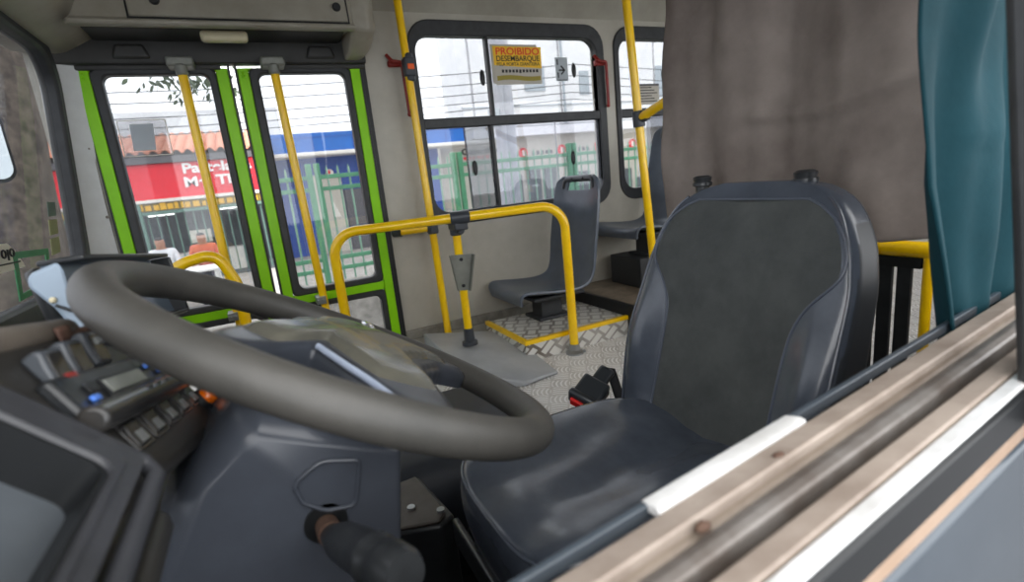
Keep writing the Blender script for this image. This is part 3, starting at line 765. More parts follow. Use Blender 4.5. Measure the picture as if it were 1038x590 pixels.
        if v >= .4:
            f = min(1, (v-.4)/.25)
            z += f*(.006*math.cos(ny*2.2) - .016*math.exp(-(nx/.45)**2)*(.6+.4*(1-ny)) + .010*math.exp(-((ny-.72)/.25)**2)
                    + .004*math.sin(nx*9+ny*3.0)*math.exp(-(nx/.75)**2) + .004*noise.noise(V((X*16, Y*9, 3)))) - f*.02*max(0, -ny-.55)
        tap = 1-.03*(ny+1)/2
        return V((cx-.006+X*tap, (yf+yb)/2+Y, z))
    mb = MB(); mb.grid(Q, 96, 40, cu=True); cu = obj('cushion', mb, M['vinyl'], t, smooth=80)
    pts = [Q(k/96, .52)+V((0, 0, .001)) for k in range(96)]
    mb = MB(); mb.tube(pts, .003, 8, closed=True); obj('welt', mb, M['vinyl'], cu)
    mb = MB(); mb.bb(cx-.20, cx+.18, -.24, -.66, .12, .175); obj('seat_pan', mb, M['blackpl'], t, bevel=.02)
    mb = MB(); mb.bb(cx-.15, cx+.15, -.30, -.62, -.15, .13); obj('pedestal', mb, M['blackpl'], t, bevel=.02)
    mb = MB(); mb.bb(cx-.19, cx+.19, -.22, -.235, .125, .18); tr = obj('front_trim', mb, M['blackpl'], t, bevel=.006)
    mb = MB(); mb.ball((.52, -.214, .155), .006, 10, 8); obj('screw', mb, M['chrome'], tr)
    mb = MB(); mb.bb(cx-.2, cx+.2, -.62, -.76, .16, .26); obj('recliner', mb, M['blackpl'], t, bevel=.02)
driver_seat()
def buckle():
    t = thing('seat_belt_buckle', 'black seat belt buckle with red release button beside the driver cushion', 'buckle', (.94, -.62, .2))
    A = V((.952, -.622, .282)); d = V((-.25, .75, -.38)).normalized(); up = V((-.5, .2, .85)); up = (up-d*up.dot(d)).normalized(); sd = d.cross(up)
    B = Matrix((d, sd, up)).transposed()
    mb = MB(); mb.box(A, (.070, .070, .040), B); mb.box(A+d*.030+up*.004, (.020, .080, .046), B); mb.box(A-d*.055-up*.004, (.06, .040, .020), B); b = obj('housing', mb, M['buckle'], t, bevel=.008)
    mb = MB(); mb.box(A+d*.041+sd*.012, (.012, .034, .022), B); obj('release_button', mb, M['red'], b, bevel=.003)
    mb = MB(); mb.tube([A-d*.07, A-d*.10-up*.03, V((.90, -.70, .16)), V((.86, -.70, .14))], .012, 10); obj('stalk', mb, M['web'], t)
buckle()

# ------------------------------------------------------------------ steering wheel
WC = V((.6342, -.0648, .6095)); WN = V((.040, -.512, .858)).normalized()
WU = V((0, 1, 0)).cross(WN).normalized(); WV = WN.cross(WU)
def W(u, v, h=0): return WC+WU*u+WV*v+WN*h
def steering_wheel():
    t = thing('steering_wheel', 'large worn dark grey steering wheel with a broad glossy hub', 'steering wheel', tuple(WC))
    mb = MB(); mb.tube([W(.25*math.cos(2*PI*k/96), .25*math.sin(2*PI*k/96)) for k in range(96)], .0205, 20, closed=True); obj('rim', mb, M['wheel'], t, smooth=80)
    # hub with four broad spokes: outline radius by angle
    OUT = [(0, .150), (10, .122), (20, .106), (45, .082), (70, .074), (90, .076), (110, .090), (126, .130), (135, .205), (138, .238), (144, .238), (147, .205), (149, .125), (153, .112), (165, .137), (175, .170), (180, .196),
           (184, .238), (198, .238), (203, .195), (210, .150), (220, .120), (233, .102), (240, .100), (255, .104), (270, .117), (285, .143), (290, .165), (293, .215), (296, .238), (348, .238), (353, .2), (360, .150)]
    def lin(a):
        a %= 360
        for (p, x), (q, y) in zip(OUT, OUT[1:]):
            if a <= q: return x+(y-x)*(a-p)/(q-p)
    def rout(a): return min(.238, sum(lin(a+d)*w for d, w in ((-3, 1), (-1.5, 2), (0, 3), (1.5, 2), (3, 1)))/9+.001)
    NA, NR = 240, 14
    def hh(r, a):     # dish profile of the top skin
        f = min(1, r/.238)
        return .012*(1-f**1.6)+.010
    def top(u, v):
        a = 360*u; r = rout(a)*v
        return W(r*math.cos(R(a)), r*math.sin(R(a)), hh(r, a)-(.010*max(0, (v-.9)/.1)**2))
    def bot(u, v):
        a = 360*u; r = rout(a)*v
        return W(r*math.cos(R(a)), r*math.sin(R(a)), hh(r, a)-.034+.004*v)
    mb = MB()
    mb.grid(lambda u, v: top(u, .02+.98*v), NA, NR, cu=True); mb.grid(lambda u, v: bot(u, .02+.98*v), NA, NR, cu=True)
    mb.grid(lambda u, v: top(u, 1).lerp(bot(u, 1), v), NA, 3, cu=True)
    obj('spokes', mb, M['hubdark'], t, smooth=60)
    def pr(a): return min(.132, rout(a)*.9)*(1 if True else 1)
    def pad(u, v):
        a = 360*u; r = min(.17, rout(a)-.026)*v
        return W(r*math.cos(R(a)), r*math.sin(R(a)), hh(r, a)+.010-(.010 if v > .97 else .010*v**10))
    mb = MB(); mb.grid(lambda u, v: pad(u, .01+.99*v), NA, 16, cu=True); hp = obj('horn_pad', mb, M['hub'], t, smooth=60)
    mb = MB(); B = Matrix((WU, WV, WN)).transposed(); mb.ball(W(.135, -.045, .026), (.030, .010, .005), 20, 8, basis=B); obj('emblem', mb, M['chrome'], hp)
    def edge(a, k, h): r = rout(a)-k; return W(r*math.cos(R(a)), r*math.sin(R(a)), hh(r, a)+h)
    mb = MB(); mb.tube([edge(154+30*q/40, .002, -.003) for q in range(41)], .0035, 8); obj('edge_glint', mb, M['glintgrey'], t)  # pale tube painted as the reflection strip along the hub edge
    mb = MB(); mb.tube([W(0, 0, -.01), W(0, 0, -.06)], [.06, .05], 24); obj('boss', mb, M['hubdark'], t)
steering_wheel()

# steering column cowl
def column():
    t = thing('steering_column', 'blue-grey plastic steering column cowl below the wheel', 'steering column', (.634, .05, -.15))
    face = [(-.085, .530), (-.04, .552), (.040, .587), (.052, .580), (.088, .552), (.130, .480), (.150, .40), (.160, .2), (.16, -.15), (.03, -.15), (-.045, .25), (-.066, .40)]
    full = [(-.098, .545), (-.04, .585), (.030, .618), (.054, .612), (.098, .574), (.136, .524), (.162, .449), (.172, .2), (.17, -.15), (.03, -.15), (-.055, .25), (-.078, .41)]
    secs = [[V((x, a[0]+(b[0]-a[0])*f, a[1]+(b[1]-a[1])*f)) for a, b in zip(face, full)] for x, f in ((.500, 0), (.506, .30), (.520, .66), (.545, .92), (.57, 1), (.70, 1), (.745, .66), (.768, 0))]
    mb = MB(); mb.loft(secs); c = obj('cowl', mb, M['cowl'], t, bevel=.010, seg=3, smooth=40)
    f = .4975
    loop = fillet([(f, .012, .512), (f, .018, .534), (f, -.010, .5495), (f, -.046, .538), (f, -.034, .491), (f, -.006, .4965), (f, .012, .512)], [.011, .02, .007, .007, .02], 8)
    mb = MB(); mb.tube(loop, .0022, 8); obj('cover_outline', mb, M['cowl'], c)
    mb = MB(); mb.prism([(f+.001, y, z) for _, y, z in loop[:-1]], (.002, 0, 0)); obj('cover_plate', mb, M['cowl'], c)
    mb = MB(); mb.tube([(.4985, -.004, .482), (.503, -.004, .482)], .021, 24); obj('stalk_hole', mb, M['rubdark'], c)
    mb = MB(); mb.tube([(.5, -.004, .480), (.475, -.006, .484)], [.011, .012], 16); obj('stalk_root', mb, M['rust'], c)
    p = V((.482, -.004, .481)); q = V((.335, -.048, .523)); d = q-p
    prof = [(0, .010), (.12, .014), (.25, .019), (.45, .0205), (.62, .021), (.64, .0225), (.70, .0225), (.72, .0205), (.80, .0205), (.82, .022), (.94, .021), (1, .017)]
    mb = MB(); mb.tube([p+d*a for a, r in prof], [r*.92 for a, r in prof], 22); st = obj('stalk', mb, M['blackpl'], t, smooth=50)
    for a, s in ((.30, 1), (.38, -1)):
        mb = MB(); mb.ball(p+d*a+V((-.008, 0, s*.016)), .004, 8, 6); obj('screw', mb, M['steel'], st)
column()

# ------------------------------------------------------------------ dashboard
DP = V((.60, .12, .64)); DU = V((.974, -.116, -.195)).normalized(); DN = V((0, -.86, .51)).normalized(); DW = DN.cross(DU)
DB = Matrix((DU, DW, DN)).transposed()
def D(a, b, h=0): return DP+DU*a+DW*b+DN*h
def dashboard():
    t = thing('dashboard', 'black plastic dashboard left of the steering column', 'dashboard', (.7, .4, -.15))
    prof = [(.60, .53), (.34, .53), (.27, .50), (.22, .40), (.20, -.15), (.60, -.15)]
    mb = MB(); mb.prism([(.235, y, z) for y, z in prof], (.79, 0, 0)); mb.bb(1.02, 1.95, .45, .60, .42, .53); obj('body', mb, M['dash'], t, bevel=.03, seg=3)
    # switch console slab with a rolled top lip
    mb = MB(); mb.prism([D(-.208, -.078), D(.06, -.078), D(.06, .024), D(.0, .042), D(-.04, .056), D(-.062, .068), D(-.208, .060)], -DN*.08); cs = obj('switch_panel', mb, M['dash'], t, bevel=.01, seg=3)
    mb = MB(); mb.tube([D(-.26, .062, -.006), D(-.1, .069, -.006), D(-.058, .071, -.006)], .011, 14); obj('top_lip', mb, M['lip'], t)
    # side pod with recessed cover glass
    C = V((.40, .103, .64)); S = V((0, .666, .746)); N2 = V((0, -.746, .666)).normalized()
    def G(x, s, h=0): return C+V((x, 0, 0))+S*s+N2*h
    f = lambda a, b, d: G(a, b, d)
    mb = MB(); ring(mb, rrect(-.19, .0, -.004, .19, .008), rrect(-.18, -.013, .005, .18, .01), f, .004); ring(mb, rrect(-.18, -.013, .005, .18, .01), rrect(-.165, -.030, .011, .16, .012), lambda a, b, d: G(a, b, -.012+d), .018)
    mb.prism([G(-.19, -.004, -.029), G(.0, -.004, -.029), G(.0, .19, -.029), G(-.19, .19, -.029)], -N2*.02); ring(mb, rrect(-.19, .0, -.004, .19, .008), rrect(-.18, -.013, .005, .18, .01), lambda a, b, d: G(a, b, -.035+d), .039)
    pod = obj('side_pod', mb, M['dashgrey'], t, bevel=.004)
    mb = MB(); ring(mb, rrect(-.167, -.029, .010, .162, .012), rrect(-.163, -.0335, .014, .157, .012), lambda a, b, d: G(a, b, -.028+d), .031); obj('recess_wall', mb, M['rubdark'], pod)  # dark wall material, its tone also carries the soft shadow in the recess
    mb = MB(); mb.prism([G(a, b, -.027) for a, b in rrect(-.162, -.033, .014, .157, .012)], N2*.001); obj('cover_glass', mb, M['glossgrey'], pod)
    mb = MB(); mb.prism([G(-.19, -.03, -.02), G(.007, -.03, -.02), G(.005, -.05, -.025), G(-.19, -.05, -.025)], -N2*.05); obj('lower_panel', mb, M['dash'], pod, bevel=.01)
    mb = MB(); mb.tube([G(.004, .19, -.002), G(.004, -.006, -.002), G(-.006, -.016, -.002), G(-.19, -.016, -.002)], .006, 10); obj('frame_bead', mb, M['dashgrey'], pod)
    return t
dashboard()
def dbox(mb, a, b, h, da, db, dh, mi=0): mb.box(D(a, b, h), (da, db, dh), DB, mi)
def radio():
    t = thing('radio', 'black radio unit with grey display and blue buttons set in the dashboard', 'radio', tuple(D(-.08, 0)))
    mb = MB(); dbox(mb, -.075, -.001, .004, .215, .050, .012); obj('body', mb, M['blackpl'], t, bevel=.004)
    mb = MB(); dbox(mb, -.097, .003, .0125, .070, .0115, .002); obj('display', mb, M['display'], t)
    mb = MB(); dbox(mb, -.097, .003, .012, .078, .017, .0016); obj('display_bezel', mb, M['rubdark'], t)
    mb = MB(); mb.tube([D(-.190, -.0165, .012), D(.020, -.0165, .012)], .0105, 16); r = obj('handle_bar', mb, M['switch'], t, bevel=.003)
    mb = MB()
    for k in range(4): dbox(mb, -.10+k*.02, -.0135, .0222, .009, .002, .001)
    obj('slot', mb, M['rubdark'], r)
    for a, b in ((-.160, -.002), (-.038, .0095), (-.024, .0098), (-.022, .001)):
        mb = MB(); dbox(mb, a, b, .0125, .011, .005, .003); obj('button', mb, M['bluebtn'], t, bevel=.001, label='blue button')
    mb = MB(); dbox(mb, -.150, .007, .0122, .014, .008, .002); obj('knob_recess', mb, M['rubdark'], t)
radio()
for k, a in enumerate((-.131, -.0925, -.054, -.0145, .0235)):
    nm = ['leftmost rocker switch in the row of five below the radio', 'second rocker switch from the left in the row below the radio', 'middle rocker switch in the row of five below the radio',
          'fourth rocker switch from the left in the row below the radio', 'rightmost rocker switch in the row below the radio, next to the amber lamp'][k]
    t = thing('rocker_switch', nm, 'switch', tuple(D(a, -.037)), 'rocker switches in a row below the radio')
    b = -.0375+k*.0011
    mb = MB(); ring(mb, rrect(a-.0165, a+.0165, b-.0135, b+.0135, .003, 3), rrect(a-.012, a+.012, b-.0105, b+.0105, .002, 3), lambda p, q, d: D(p, q, d), .0022); obj('bezel', mb, M['switch'], t, bevel=.0015)
    mb = MB(); mb.prism([D(a-.0115, b-.010, .0005), D(a-.0115, b+.010, .0005), D(a-.0115, b+.010, .0048), D(a-.0115, b, .0034), D(a-.0115, b-.010, .0028)], DU*.023); rk = obj('rocker', mb, M['switch'], t, bevel=.0015)
    mb = MB(); dbox(mb, a+.002, b-.0035, .0034, .013, .010, .001); obj('symbol_plate', mb, M['swlabel'], rk)
def amber():
    t = thing('warning_lamp', 'round amber warning lamp at the right end of the switch row', 'lamp', tuple(D(.044, -.045)))
    mb = MB(); mb.tube([D(.044, -.045, 0), D(.044, -.045, .006)], .0125, 20); obj('collar', mb, M['blackpl'], t)
    mb = MB(); mb.ball(D(.044, -.045, .008), .0105, 20, 14); obj('lens', mb, M['amber'], t)
amber()
for k, (a, b) in enumerate(((-.155, .030), (-.118, .035), (-.077, .041))):
    nm = ['grey dashboard switch with a red mark, leftmost of the three above the radio', 'grey dashboard switch in the middle of the three above the radio', 'grey dashboard switch with pale top, rightmost of the three above the radio'][k]
    t = thing('dashboard_switch', nm, 'switch', tuple(D(a, b)), 'large grey switches above the radio')
    mb = MB(); mb.prism([D(a-.0145, b-.015, 0), D(a-.0145, b-.015, .006), D(a-.0145, b+.002, .010), D(a-.0145, b+.013, .014), D(a-.0145, b+.016, .010), D(a-.0145, b+.016, 0)], DU*.027); bd = obj('body', mb, M['swgrey'], t, bevel=.004)
    mb = MB(); mb.prism([D(a-.010, b-.013, .0072), D(a-.010, b+.001, .0105), D(a-.010, b+.011, .0142), D(a-.010, b+.011, .008), D(a-.010, b-.013, .004)], DU*.021); rk = obj('rocker', mb, M['switch'], bd, bevel=.002)
    if k == 0:
        mb = MB(); dbox(mb, a+.004, b-.009, .0085, .013, .006, .003); obj('mark', mb, M['hammer'], rk, label='red mark')
    if k == 2:
        mb = MB(); dbox(mb, a+.002, b+.004, .0125, .014, .006, .003); obj('mark', mb, M['swlabel'], rk, label='pale mark')
# small indicator next to the radio
mb = MB(); mb.ball(D(.045, -.012, .004), (.007, .006, .008), 12, 8, basis=DB); o = obj('indicator_knob', mb, M['switch']); tag(o, 'tiny black knob on the dashboard right of the radio', 'knob')
# folded paper tucked on the dash behind the switches
mb = MB(); mb.grid(lambda u, v: D(-.105+.055*u, .054+.012*v, .003+.004*math.sin(u*7)*v+.003*v), 14, 4); o = obj('paper_scrap', mb, M['rust'], solid=.0012); tag(o, 'crumpled brown paper scrap tucked behind the grey dashboard switches', 'paper')

def monitor():
    t = thing('dashboard_monitor', 'hooded monitor with pale blue-grey side plate standing on the dashboard', 'monitor', (.78, .2, .55))
    A = V((.708, .196, .757)); B = V((.92, .149, .732)); Cc = V((.905, .129, .648)); Dd = V((.722, .188, .664))
    n = (B-A).cross(Dd-A).normalized()
    if n.y > 0: n = -n
    bk = -n*.045
    # black hood: top and right walls, with the screen set inside
    def slab(p0, p1, dep, th, m, name):
        mb = MB(); e = (p1-p0).normalized(); w = n.cross(e).normalized()*th
        mb.prism([p0, p1, p1+dep, p0+dep], w); return obj(name, mb, m, t, bevel=.002)
    slab(A+n*.02, B+n*.02, bk, .006, M['blackpl'], 'hood')
    slab(B+n*.02, Cc+n*.01, bk*.6, .006, M['blackpl'], 'hood')
    slab(Dd+n*.005, Cc+n*.01, bk*.5, .006, M['blackpl'], 'hood')
    mb = MB(); mb.prism([A-n*.008, B-n*.008, Cc-n*.008, Dd-n*.008], bk*.3); obj('screen', mb, M['screen'], t)
    mb = MB(); mb.prism([A-n*.022, B-n*.022, Cc-n*.022, Dd-n*.022], bk*.5); obj('back_shell', mb, M['blackpl'], t, bevel=.01)
    # side plate, outline in the plane of the left end
    s = V((-.006, 0, 0))
    e = V((.0, .030, -.006))
    P = [V((.70, y, z)) for y, z in ((.226, .746), (.221, .751), (.198, .759), (.195, .749), (.195, .724), (.193, .716), (.182, .678), (.195, .669), (.212, .712), (.227, .736))]
    mb = MB(); mb.prism(P, V((.010, .003, 0))); sp = obj('side_plate', mb, M['monitor'], t, bevel=.003)
    mb = MB(); mb.ball((.698, .2105, .720), .0035, 10, 8); obj('screw', mb, M['cream'], sp)
    mb = MB(); mb.box((.698, .203, .7095), (.004, .016, .0025), Matrix.Rotation(R(35), 3, 'X')); obj('slot', mb, M['rubdark'], sp)
    mb = MB(); mb.tube([(.80, .20, .52), (.79, .21, .66)], .02, 12); obj('stand', mb, M['blackpl'], t)
monitor()

# ------------------------------------------------------------------ curtains and partition behind the driver
def grey_curtain():
    t = thing('curtain', 'dirty grey-brown fabric curtain hanging behind the driver seat', 'curtain', (.8, -1.03, .6))
    x0, x1, zt, zb = 1.088, .36, 1.70, .622
    def P(u, v):
        x = x0+(x1-x0)*u; z = zt+(zb-zt)*v
        # vertical drape folds, one horizontal crease, soft crumple
        y = -1.03 + .010*math.sin(u*19+1.0+.6*math.sin(v*3)) + .016*math.exp(-((u-.235-.03*v)/.05)**2)*(.3+v) - .012*math.exp(-((u-.44)/.03)**2) + .012*math.sin(u*7.5+v*2)
        zc = .872+.03*max(0, (u-.5))*2+.012*math.sin(u*9)
        y += (.007*math.exp(-((z-zc)/.012)**2) - .005*math.exp(-((z-zc+.03)/.025)**2))*min(1, max(0, (u-.28)/.1))
        y += .014*noise.noise(V((u*6, v*4.5, .3)))*(.4+v) + .006*noise.noise(V((u*17, v*9, 5)))
        xx = x + .012*math.sin(v*9+.5)*(1-u)**3 + (.02*v**3)*(1-u)
        zz = z - (.012*math.sin(u*11)*v**6)
        return V((xx, y, zz))
    mb = MB(); mb.grid(P, 120, 130); obj('cloth', mb, M['curtain'], t, smooth=180, solid=.003)
    mb = MB(); mb.tube([(1.20, -1.03, 1.70), (.25, -1.03, 1.70)], .010, 12); obj('rod', mb, M['steel'], t)
grey_curtain()
def teal_curtain():
    t = thing('curtain', "teal fabric curtain drawn back along the driver's side window", 'curtain', (.25, -.57, .6))
    def P(u, v):
        z = 1.62+(.50-1.62)*v
        y = -.602-.30*u - .07*max(0, v-.78)/.22*(1-u)**2 - .012*math.sin(v*7)*(1-u)
        x = .290 + .009*math.sin(u*15+.8*math.sin(v*5)) + .004*math.sin(u*31+v*4) + .012*noise.noise(V((u*5, v*6, 1.7)))
        x += .004*math.sin(v*44+u*9)*math.exp(-((u-.35)/.12)**2)*(v < .75)
        return V((x, y, z))
    mb = MB(); mb.grid(P, 90, 110); obj('cloth', mb, M['teal'], t, smooth=180, solid=.003)
    mb = MB(); mb.tube([(.285, .3, 1.62), (.30, -.95, 1.62)], .008, 12); obj('rail', mb, M['steel'], t)
teal_curtain()
def partition():
    t = thing('partition_rail', 'yellow topped partition with black slats behind the driver seat', 'partition', (.6, -1.12, 0))
    mb = MB(); mb.tube([(1.05, -1.12, .578), (.36, -1.12, .582)], .016, 14); obj('top_rail', mb, M['yellow'], t)
    for x in (1.04, .520):
        mb = MB(); mb.tube([(x, -1.12, 0), (x, -1.12, .575)], .009, 12); obj('post', mb, M['yellow'], t)
    for k in range(14):
        x = .560+k*.0345
        mb = MB(); mb.bb(x-.0125, x+.0125, -1.125, -1.117, .0, .555); obj('slat', mb, M['blackpl'], t)
    mb = MB(); mb.bb(.53, 1.03, -1.128, -1.112, .545, .566); obj('slat_rail', mb, M['rubdark'], t)
partition()
mb = MB()
P = [V((.535, -.95, .60)), V((.56, -1.0, .555)), V((.60, -1.0, .45)), V((.66, -.97, .20)), V((.70, -.95, .004))]
mb.loft([[p+V((-.012, 0, -.01)), p+V((.012, 0, .01)), p+V((.012, .003, .01)), p+V((-.012, .003, -.01))] for p in P]); o = obj('seat_belt', mb, M['web']); tag(o, 'black seat belt strap hanging diagonally by the partition slats', 'seat belt')

# ------------------------------------------------------------------ left wall with the driver's window sill
SD = V((.086, -1, .037))           # the wall runs slightly inwards and up towards the rear
def LW(y, x, z): return V((x-.086*y, y, z-.037*y))     # x, z given at y = 0
def lprism(name, prof, y0, y1, m, bevel=.004, parent=None):
    mb = MB(); mb.loft([[LW(y, x, z) for x, z in prof] for y in (y0, y1)]); return struct(name, mb, m, parent, bevel=bevel)
ya, yb = .60, -2.6
wl = lprism('wall_left', [(.222, -.15), (.222, .560), (.215, .566), (.205, .567), (.190, .574), (.187, .566), (.182, .565), (.160, .560), (.128, .560), (.124, .535), (.118, .50), (.118, -.9), (.13, -.9), (.14, -.15)], ya, yb, M['sill'], .002)
def sill(name, prof, y0, y1, m, bevel=.002): return lprism(name, prof, y0, y1, m, bevel, wl)
sill('inner_strip', [(.231, .564), (.230, .5705), (.216, .5745), (.211, .573), (.212, .566)], -.195, -.36, M['alu'], .0015)
sill('dark_edge', [(.231, .560), (.2285, .5705), (.223, .5705), (.223, .560)], .5, -.9, M['body'], .001)
sill('ledge', [(.212, .560), (.212, .571), (.190, .577), (.1885, .57), (.1885, .56)], .5, -2.0, M['silltan'])
sill('sash_ridge', [(.181, .56), (.180, .573), (.172, .5775), (.164, .575), (.163, .56)], .5, -2.0, M['sillsteel'])
sill('outer_ledge', [(.156, .56), (.156, .573), (.139, .576), (.138, .56)], .5, -2.0, M['silltan'])
sill('outer_strip', [(.1375, .56), (.1375, .575), (.126, .576), (.124, .566), (.126, .56)], .5, -2.0, M['alu'])
sill('rubber_strip', [(.126, .574), (.1215, .572), (.1205, .545), (.126, .545)], .5, -2.0, M['rubdark'], .001)
sill('body_stripe', [(.124, .549), (.1205, .547), (.1195, .535), (.124, .533)], .6, -2.4, M['bodystripe'], .001)
sill('body_panel', [(.124, .535), (.118, .531), (.1105, .49), (.108, .42), (.110, .2), (.118, -.9), (.124, -.9)], .6, -2.6, M['body'], .004)
for yy, xx in ((-.205, .184), (-.30, .196)):
    mb = MB(); mb.ball(LW(yy, xx, .574), (.004, .006, .0035), 10, 8); obj('rivet', mb, M['rust'], wl)
# window post and upper wall
mb = MB(); mb.prism([(.120, -.525, .56), (.175, -.525, .56), (.175, -.60, .56), (.120, -.60, .56)], (.116, 0, 1.05)); struct('trim_window_post', mb, M['rubber'], bevel=.008)
mb = MB(); mb.bb(.13, .20, .66, -6, 1.50, 1.70); mb.bb(.13, .20, .66, .50, .5, 1.7); mb.bb(.20, .30, -2.5, -6, -.2, .62)
for y in (-1.75, -2.95, -4.15, -5.4): mb.bb(.2, .28, y, y-.12, .55, 1.6)
struct('wall_left_upper', mb, M['sill'])

# ------------------------------------------------------------------ outside: street, fence, shops
mb = MB(); mb.bb(-8, 4.2, -14, 14, GZ-.1, GZ); struct('ground', mb, M['asphalt'])
mb = MB(); mb.bb(4.2, 34, -44, 30, GZ-.1, GZ+.14); struct('ground_sidewalk', mb, M['pave'])
mb = MB(); mb.bb(5.88, 6.12, -13.5, -.10, GZ+.1, -.17); struct('trim_fence_kerb', mb, M['pave'], bevel=.01)
FW = 1.64
picket_me = post_me = None
names = ['green metal fence panel', 'second green metal fence panel']
first = None
FY = [-.66, -2.30, -3.94, -5.58, -7.22, -8.86, -10.5, -12.14]
FL = ['green picket fence panel seen through the rear door pane',
      'green picket fence panel behind the left end of the large window', 'green picket fence panel behind the middle of the large window', 'green picket fence panel behind the right end of the large window',
      'green picket fence panel behind the wall between the two windows', 'green picket fence panel seen through the rear window', 'green picket fence panel just past the rear window', 'green picket fence panel at the far rear end']
def fence_panel(y):
    t = thing('metal_fence', '', 'fence', (6, y, -.17), 'green picket fence panels along the sidewalk')
    for dy in (0, .085):
        mb = MB(); mb.bb(5.97, 6.03, y-.03+dy-.0, y+.03+dy, -.17, 1.13); obj('post', mb, M['fence'], t, bevel=.006)
    for z in (.985, .86, .10, -.02):
        mb = MB(); mb.bb(5.98, 6.02, y-.03, y-FW+.118, z-.022, z+.022); obj('rail', mb, M['fence'], t, bevel=.004)
    n = 13
    for k in range(n):
        yy = y-.10-k*(FW-.14)/n
        mb = MB(); mb.tube([(6.0, yy, -.15), (6.0, yy, 1.06), (6.0, yy, 1.10)], [.011, .011, .002], 8); obj('picket', mb, M['picket'], t)
    return t
fp0 = fence_panel(FY[0]); fp0['label'] = FL[0]
for i in range(1, len(FY)):
    c = dup(fp0); c.location = V(fp0.location)+V((0, FY[i]-FY[0], 0)); c['label'] = FL[i]

for z in (.985, .86, .10, -.02):
    mb = MB(); mb.bb(5.98, 6.02, FY[0]+.115, FY[0]+.52, z-.022, z+.022); obj('rail', mb, M['fence'], fp0, bevel=.004)
for j in range(3):
    yy = FY[0]+.20+j*.115
    mb = MB(); mb.tube([(6.0, yy, -.15), (6.0, yy, 1.06), (6.0, yy, 1.10)], [.011, .011, .002], 8); obj('picket', mb, M['picket'], fp0)
# pastry shop with red fascia (front face at x = 14)
SX = 14.0
k = SX/9
def sy(y): return y*k
def sz(z): return H+(z-H)*k
def pastry_shop():
    t = thing('shop', 'shop with a red fascia sign reading Pastelaria under a tiled roof', 'building', (SX, .6*k, GZ))
    y0, y1 = sy(3.2), sy(-.38)
    mb = MB(); mb.bb(SX, SX+.25, y0, y1, sz(.93), sz(1.47)); fa = obj('fascia', mb, M['signred'], t, bevel=.02)
    text_mesh('lettering', 'Pastelaria', .30, (SX-.012, sy(.85), sz(1.31)), (0, -1, 0), (0, 0, 1), M['white'], fa, .01, 1.40, bold=.03)
    text_mesh('lettering', 'Mei Thay', .30, (SX-.012, sy(.865), sz(1.115)), (0, -1, 0), (0, 0, 1), M['white'], fa, .01, 1.40, bold=.03)
    mb = MB(); mb.bb(SX-.05, SX+.3, y0, y1, sz(.93), sz(.975)); obj('fascia_lip', mb, M['band'], t)
    mb = MB(); mb.bb(SX-.1, SX+.4, y0, y1, sz(1.47), sz(1.56)); obj('gutter', mb, M['gutter'], t)
    # tiled roof: rows of barrel tiles
    def roof(u, v):
        y = y0+(y1-y0)*u; s = abs(math.sin(u*(y0-y1)*PI/.22))
        return V((SX-.05+2.2*v, y, sz(1.565)+.09*s+.62*v+.03*((v*4) % 1 < .12)))
    mb = MB(); mb.grid(roof, 401, 13); obj('tiled_roof', mb, M['tile'], t, smooth=60, solid=.02)
    mb = MB(); mb.bb(SX+2.0, SX+2.3, y0, y1, GZ, sz(1.95)); obj('rear_wall', mb, M['shopdark'], t)
    mb = MB(); mb.bb(SX, SX+.06, y0, y1, sz(.81), sz(.925)); gb = obj('price_band', mb, M['goldband'], t)
    mb = MB(); rr = random.Random(3); y = y0-.1
    while y > y1+.1:
        wv = rr.uniform(.05, .13); mb.bb(SX-.01, SX, y, y-wv, sz(.825), sz(.825)+rr.uniform(.10, .15)); y -= wv+rr.uniform(.02, .06)
    obj('worn_letters', mb, M['gold'], gb)
    mb = MB(); mb.bb(SX-.02, SX+.08, y0, y1, sz(.76), sz(.805)); obj('green_beam', mb, M['shopgrn'], t)
    for y in (2.3, 1.50, -.30):
        mb = MB(); mb.bb(SX-.04, SX+.08, sy(y)-.06, sy(y)+.06, GZ, sz(.93)); obj('column', mb, M['shopgrn'], t)
    mb = MB(); mb.bb(SX+.5, SX+1.0, sy(1.55), sy(.3), GZ+.14, sz(.13)); obj('counter', mb, M['band'], t)
    mb = MB(); mb.bb(SX-.3, SX+2, y0, y1, GZ+.142, GZ+.16); obj('shop_floor', mb, M['shopdark'], t)
    mb = MB(); mb.bb(SX+.3, SX+.32, sy(.98), sy(.68), sz(.28), sz(.47)); obj('menu_board', mb, M['paper'], t)
    for ya_, yb_ in ((1.44, 1.10), (.50, .24)):
        mb = MB(); mb.bb(SX+.3, SX+.36, sy(ya_), sy(yb_), sz(.735), sz(.755)); obj('lamp_tube', mb, M['lamp'], t)
    for j in range(16):
        y = sy(1.42-j*.115); mb = MB(); mb.tube([(SX+.12, y, GZ+.14), (SX+.12, y, sz(.75))], .018, 6); obj('grille_bar', mb, M['shopgrn'], t)
pastry_shop()
